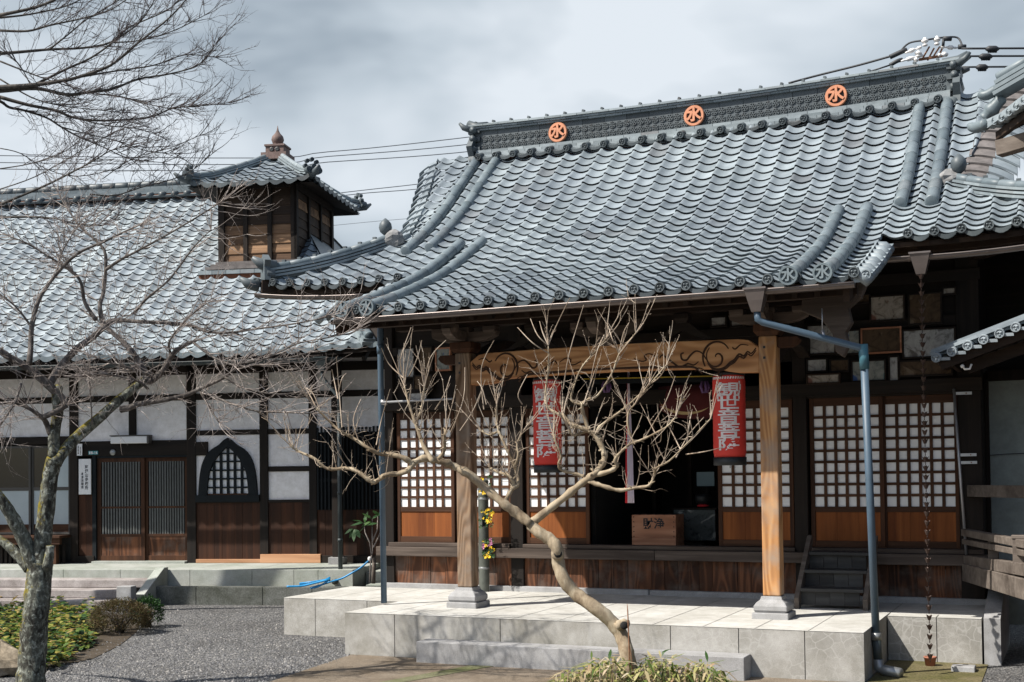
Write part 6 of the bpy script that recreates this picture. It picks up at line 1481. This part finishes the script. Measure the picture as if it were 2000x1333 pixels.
for px, r0, r1 in ZK:
    o_ = R.uniform(-.6, .6); P, rr = limb(mb, px, KD+o_*.3, r0*.66, max(.005, r1*.8), .03, o_, 7, 4, .03); k = len(P)
    for i in range(k//4, k):
        for q in range(2):
            if R.random() < .66:
                base = (P[min(i+1, k-1)]-P[i-1]).normalized(); d = base*1.0+Vector((R.gauss(0, .5), R.gauss(0, .45), R.gauss(.15, .5))); twig(tw, P[i], d, R.uniform(.40, .85)*(1-.5*i/k), .0065 if r0 > .015 else .0052, 2, .55, (.06, 0, .30), 5, 3, .58, .10, 4)
    d = (P[-1]-P[-3]).normalized(); [twig(tw, P[-1], d+Vector((R.gauss(0, .3), R.gauss(0, .3), R.gauss(.1, .3))), .45, .0065, 2, .5, (.0, 0, .2), 5, 3, .55, .1, 4) for _ in range(2)]
mb.build('branches', M['bark_zelkova'], kt, kb); tw.build('twigs', M['twig_zelkova'], kt, kb, fix=False)
# ------------------------------------------------------------------ buildings at the right edge
rb = Thing('side_gallery', (-.2, 15.4, 0), 'grey walled gallery with a small sloping tiled roof at the right of the hall', 'gallery building')
mb = MB(); mb.box(-.93, 3.0, 15.55, 15.65, .2, 3.02); mb.build('plain_wall', M['greywall'], rb)
mb = MB(); mb.box(-.96, 3.0, 15.45, 15.56, 3.0, 3.12); mb.box(-.975, -.93, 15.45, 15.6, .2, 3.1); mb.box(-.95, 3, 15.45, 15.6, .78, .86); mb.build('wall_frame', M['w_dark'], rb, bevel=.005)
mb = MB(); mb.box(-1.0, 4.0, 16.2, 16.4, 3.05, 4.75); mb.box(-.95, 4, 15.2, 16.2, 4.6, 4.66); mb.build('upper_dark_wall', M['w_darkx'], rb)
mb = MB(); a = wy(1922, 888, 15.52); mb.tube([a, a+Vector((.05, -.02, -.012)), a+Vector((.25, -.02, .0)), a+Vector((.6, -.02, .01))], .005, 5); mb.tube([a, a-Z*.03, a+Vector((.04, 0, -.03))], .005, 5); mb.build('wall_cable', M['cable'], rb)
# its roof falls to the left; the verge faces the camera
s_ = (3.423-3.124)/.849
def gz(x): return 3.16+s_*(x+1.325)
mb = MB(); ya, yb2 = 13.8, 15.5
P = lambda x, y, z: (-1.36+y, ya+.14+x, z)
f = spline([(0, 3.14), (1.5, 3.14+s_*1.5), (4.4, 3.14+s_*4.4)]); tile_field(mb, f, rows_of(f, 0, 4.2, .21), 0, 1.62, .27, lambda y: (0, 1.62), swap=P, amp=.9)
gr = mb.build('tiled_roof', M['tile2'], rb, fix=False)
mb = MB(); n = 20
for i in range(n):
    x = -1.33+i*.155; z = gz(x)
    mb.tube([(x, ya-.03, z-.005), (x, ya+.12, z+.02), (x, ya+.2, z+.025)], .05, 10); roundel(mb, (x, ya-.035, z-.005), (0, -1, 0), .050, .03)
    mb.beam((x+.077, ya-.02, z-.02), (x+.077, ya+.15, z+.0), .12, .03)
    for k in range(2): mb.beam((x-.07, ya+.13+.10*k, z+.045+.035*k), (x+.085, ya+.13+.10*k, z+.045+.035*k+s_*.155), .11, .035)
mb.build('verge_tiles', M['tile2'], rb, gr)
mb = MB(); mb.beam((-1.30, ya+.06, gz(-1.30)-.09), (3, ya+.06, gz(3)-.09), .06, .10); mb.beam((-1.05, ya+.30, gz(-1.05)-.20), (3, ya+.30, gz(3)-.28), .08, .12)
mb.grid([[(-1.34, ya+.02, gz(-1.34)-.05), (3, ya+.02, gz(3)-.05)], [(-1.34, 15.5, gz(-1.34)-.05), (3, 15.5, gz(3)-.05)]])
for i in range(12): x = -1.2+i*.2; mb.beam((x, ya+.1, gz(x)-.09), (x, 15.4, gz(x)-.09), .045, .06)
mb.build('roof_underside', M['w_soffx'], rb)
mb = MB(); c = wy(1880, 716, 13.9); mb.tube([c, c+Vector((.02, 0, -.03)), c+Vector((.07, 0, -.03)), c+Vector((.09, 0, .02))], .012, 6); mb.lathe(c, [(.02, 0), (.02, .03)], 10, 0, (0, -1, 0)); mb.build('iron_hook', M['porc'], rb)
# timber bridge rail
bd = Thing('bridge_railing', (-.9, 14.6, .4), 'weathered grey timber bridge railing with beams running out to the right edge', 'railing')
def rail(p0, p1, h, w=.09, Y0=14.75, Y1=12.6, nm='rail', mt='w_grey'):
    a = wy(*p0, Y0); b = wy(*p1, Y1); d = (b-a); mb = MB(); mb.beam(a, b+d*.25, w, h); mb.build(nm, M[mt], bd, bevel=.006)
rail((1893, 959), (2000, 961), .13, .06, 15.0, 13.9)
rail((1885, 1040), (2000, 1062), .075); rail((1885, 1058), (2000, 1080), .06, .07); rail((1892, 1095), (2000, 1112), .115, .11); rail((1892, 1118), (2000, 1148), .19, .14, 14.7, 12.6, 'bridge_beam')
for x, Y in ((1941, 13.8), (1990, 12.75)):
    mb = MB(); a = wy(x, 1105, Y); b = wy(x, 1052, Y); mb.box(a.x-.05, a.x+.05, Y-.05, Y+.05, a.z-.06, b.z); mb.box(a.x-.06, a.x+.06, Y-.06, Y+.06, b.z, b.z+.03); mb.build('rail_post', M['w_grey'], bd, bevel=.004)
mb = MB(); a = wy(1885, 1120, 14.8); b = wy(2000, 1150, 12.7); mb.beam(a+Vector((.3, .3, -.1)), b+Vector((.4, .3, -.1)), .5, .06); mb.build('deck', M['w_darkx'], bd)
# concrete ramp wall under the bridge
rw = Thing('sloping_retaining_wall', (-.75, 13.8, 0), 'shaded sloping concrete wall at the right end of the stone platform', 'retaining wall')
mb = MB(); A0 = Vector((-.90, 13.66, -.3)); A1 = Vector((-.90, 13.66, ZP)); B0 = Vector((-.84, 15.6, -.3)); B1 = Vector((-.78, 15.3, .95)); 
mb.prism([(13.67, -.3), (13.67, ZP+.0), (14.2, .62), (15.0, .80), (15.4, .80), (15.4, -.3)], (-.915, 0, 0), (0, 1, 0), (0, 0, 1), (1, .0, 0), .16); mb.build('wall_face', M['stone_g'], rw)
nh = Thing('neighbouring_hall', (1.5, 12.5, 0), 'curled tiled roof corner of a neighbouring hall poking in at the upper right', 'building')
D0 = 11.4
def nq(x, y, d=D0): return at(x, y, d)
mb = MB(); e0, e1, e2 = nq(1895, 250, 11.9), nq(1930, 250, 11.6), nq(2100, 120, 10.0)
ed = (e2-e1).normalized(); back = Vector((1.0, .42, .50)).normalized()
n = 15
for i in range(n):
    p = e1+ed*(.145*i)+Z*(.02*max(0, 2-i)); 
    roundel(mb, p, Vector((-.6, -.8, 0)), .042, .08); mb.tube([p, p+back*.5, p+back*1.6], .04, 8)
    mb.tube([p+ed*.072-Z*.025, p+ed*.072-Z*.01+back*.5, p+ed*.072+back*1.6], .035, 8)
mb.beam(e1-Z*.02+back*.1, e1+ed*2.4-Z*.02+back*.1, .2, .05)
mb.build('eave_tiles', M['tile'], nh)
mb = MB(); r1 = nq(1950, 187, 11.7); r2 = nq(2080, 112, 11.2)
for k in range(3): slab_path(mb, [r1+Z*(.055*k), r2+Z*(.055*k)], .20-.03*k, .036)
tube_ridge(mb, [r1+Z*.17, r2+Z*.17], .045, .25)
mb.tube(crv([nq(1891, 244, 11.8), nq(1904, 250, 11.75), nq(1926, 243, 11.6)], 4), [.022, .03, .042, .046, .05, .055, .055, .055, .055], 10)
mb.tube(crv([nq(1913, 184, 11.8), nq(1928, 186, 11.75), nq(1960, 166, 11.7)], 4), [.03, .04, .045, .048, .05, .05, .05, .045, .04], 10)
mb.tube(crv([nq(1922, 232, 11.8), nq(1938, 214, 11.75), nq(1958, 190, 11.7)], 4), [.06, .055, .05, .07, .075, .06, .055, .06, .05], 10)
mb.tube(crv([nq(1955, 172, 11.8), nq(1966, 160, 11.75), nq(1978, 163, 11.7)], 4), [.03, .03, .03, .035, .035, .03, .025, .02, .015], 8)
mb.build('corner_ridge', M['tileround'], nh)
mb = MB(); c0 = nq(1950, 292, 11.5); c1 = nq(2090, 235, 10.6)+Vector((.5, .3, .1)); mb.beam(c0, c1, .13, .14); rf = mb.build('corner_rafter', M['w_grey'], nh, bevel=.006)
mb = MB(); mb.add([e0-Z*.06+back*.06, e1+ed*2.4-Z*.06+back*.06, e1+ed*2.4-Z*.08+back*1.7, e0-Z*.08+back*1.7], [(0, 1, 2, 3)])
for i in range(12): p = e1+ed*(.17*i+.1)-Z*.10+back*.12; mb.beam(p, p+back*1.5, .06, .08)
mb.beam(e1-Z*.12+back*.10, e1+ed*2.4-Z*.12+back*.10, .05, .07); mb.build('eave_underside', M['w_soffx'], nh)
mb = MB()
for k in range(10): mb.box(.9+.205*k, .9+.205*k+.2, 11.8, 11.84, .5, 5.0)
mb.box(.9, 3.0, 11.845, 15.0, 0, 5.0); mb.build('wall', M['w_wains'], nh)
mb = MB(); mb.box(.85, 1.0, 11.74, 11.799, 0, 5.1); mb.box(1.002, 3.0, 11.75, 11.798, 2.6, 2.8); mb.box(1.002, 3.0, 11.75, 11.798, .3, .5); mb.build('wall_frame', M['w_dark'], nh)
# ------------------------------------------------------------------ cables and insulators
def cable(pts, r, label, name='power_cable', grp=None, mt='cable', clips=()):
    P = crv([at(*p) for p in pts], 6) if len(pts) > 2 else [at(*p) for p in pts]
    mb = MB(); mb.tube(P, r, 6)
    for c, w in clips:
        q = at(*c); d = (P[-1]-P[0]).normalized(); mb.tube([q-d*w, q-d*w*.5, q+d*w*.5, q+d*w], [r*1.3, r*3.2, r*3.2, r*1.3], 8)
        for k in range(4): mb.tube([q+d*w*(.5-k*.33), q+d*w*(.5-k*.33)-Z*.05], r*1.4, 5)
    return thing_mesh(name, mb, M[mt], label, 'cable', grp)
G = 'thin cables crossing the sky'
cable([(-900, 290, 30), (400, 309, 30), (640, 297, 30), (900, 270, 30), (1250, 225, 30)], .011, 'thin cable across the sky, uppermost of those left of the hall ridge', grp=G, mt='farcable')
cable([(-900, 304, 30), (400, 322, 30), (640, 306, 30), (900, 284, 30), (1250, 240, 30)], .011, 'thin cable across the sky, middle one left of the hall ridge', grp=G, mt='farcable')
cable([(-900, 318, 30), (400, 334, 30), (640, 317, 30), (890, 299, 30), (1250, 258, 30)], .011, 'thin cable across the sky, lowest of the three left of the hall ridge', grp=G, mt='farcable')
cable([(540, 392, 32), (700, 373, 32), (850, 356, 32), (1200, 312, 32)], .011, 'thin cable just right of the turret eave, upper of the pair', grp=G, mt='farcable')
cable([(540, 399, 32), (700, 379, 32), (850, 366, 32), (1200, 322, 32)], .011, 'thin cable just right of the turret eave, lower of the pair', grp=G, mt='farcable')
cable([(540, 452, 34), (720, 434, 34), (860, 422, 34), (1200, 390, 34)], .006, 'faintest hair-thin cable low between the turret and the hall roof', grp=G, mt='farcable')
dK = 17.4
cable([(1887, 95, 17.2), (1940, 95, 17), (2500, 92, 17)], .014, 'black power cable leaving the ridge end to the right, uppermost of three', grp='black cables right of the ridge', clips=[((1938, 96, 17), .09)])
cable([(1890, 110, 17.2), (1940, 110, 17), (2500, 108, 17)], .014, 'black power cable leaving the ridge end to the right, middle of three', grp='black cables right of the ridge', clips=[((1925, 111, 17), .09)])
cable([(1880, 132, 17.2), (1940, 131, 17), (2500, 128, 17)], .014, 'black power cable leaving the ridge end to the right, lowest of three', grp='black cables right of the ridge', clips=[((1918, 132, 17), .08)])
cable([(1540, 163, 18.6), (1600, 147, 18.5), (1680, 127, 18.2), (1758, 105, 17.9)], .016, 'black power cable sloping up behind the ridge to the insulators', grp=None)
it = Thing('insulator_rack', at(1815, 118, 17.6), 'rack of white porcelain insulators and cable clamps on the right end of the ridge', 'insulators')
mb = MB()
for x0, y0, x1, y1 in ((1800, 118, 1815, 92), (1821, 114, 1835, 92), (1812, 118, 1824, 95), (1832, 112, 1842, 92)): mb.beam(at(x0, y0, 17.45), at(x1, y1, 17.45), .035, .02)
mb.beam(at(1795, 117, 17.45), at(1850, 108, 17.45), .04, .03); rk = mb.build('steel_bracket', M['rust'], it)
def ins(x0, y0, x1, y1, s=1.0):
    a = at(x0, y0, 17.4); b = at(x1, y1, 17.4); d = b-a; L_ = d.length; mb = MB(); r = .034*s
    mb.lathe(a, [(r*.4, 0), (r*.9, L_*.05), (r, L_*.2), (r*.5, L_*.27), (r*.55, L_*.4), (r*1.25, L_*.5), (r*1.3, L_*.7), (r*.6, L_*.78), (r*.7, L_*.9), (r*.4, L_)], 12, 0, d); mb.build('insulator', M['porc'], it, rk)
for q in ((1807, 91, 1806, 74, 1.1), (1830, 89, 1830, 71, 1.1), (1793, 112, 1794, 100, 1.1), (1786, 125, 1790, 113, .9), (1800, 92, 1768, 104, .7), (1803, 108, 1760, 120, .7), (1836, 92, 1870, 94, .7), (1832, 108, 1852, 106, .8)): ins(*q)
mb = MB()
for pts, r in (([(1756, 104, 17.5), (1775, 85, 17.5), (1806, 79, 17.4), (1840, 74, 17.4), (1870, 74, 17.4), (1880, 92, 17.3)], .013), ([(1738, 112, 17.5), (1762, 101, 17.45), (1770, 98, 17.45)], .035), ([(1738, 128, 17.5), (1752, 120, 17.45), (1762, 117, 17.45)], .03), ([(1842, 76, 17.35), (1858, 76, 17.35)], .035), ([(1843, 76, 17.35), (1842, 90, 17.35)], .02), ([(1872, 92, 17.3), (1886, 92, 17.3)], .035), ([(1700, 140, 17.6), (1740, 127, 17.5)], .012)):
    P = crv([at(*p) for p in pts], 5); mb.tube(P, r, 8)
mb.build('cable_loop', M['cable'], it, rk)
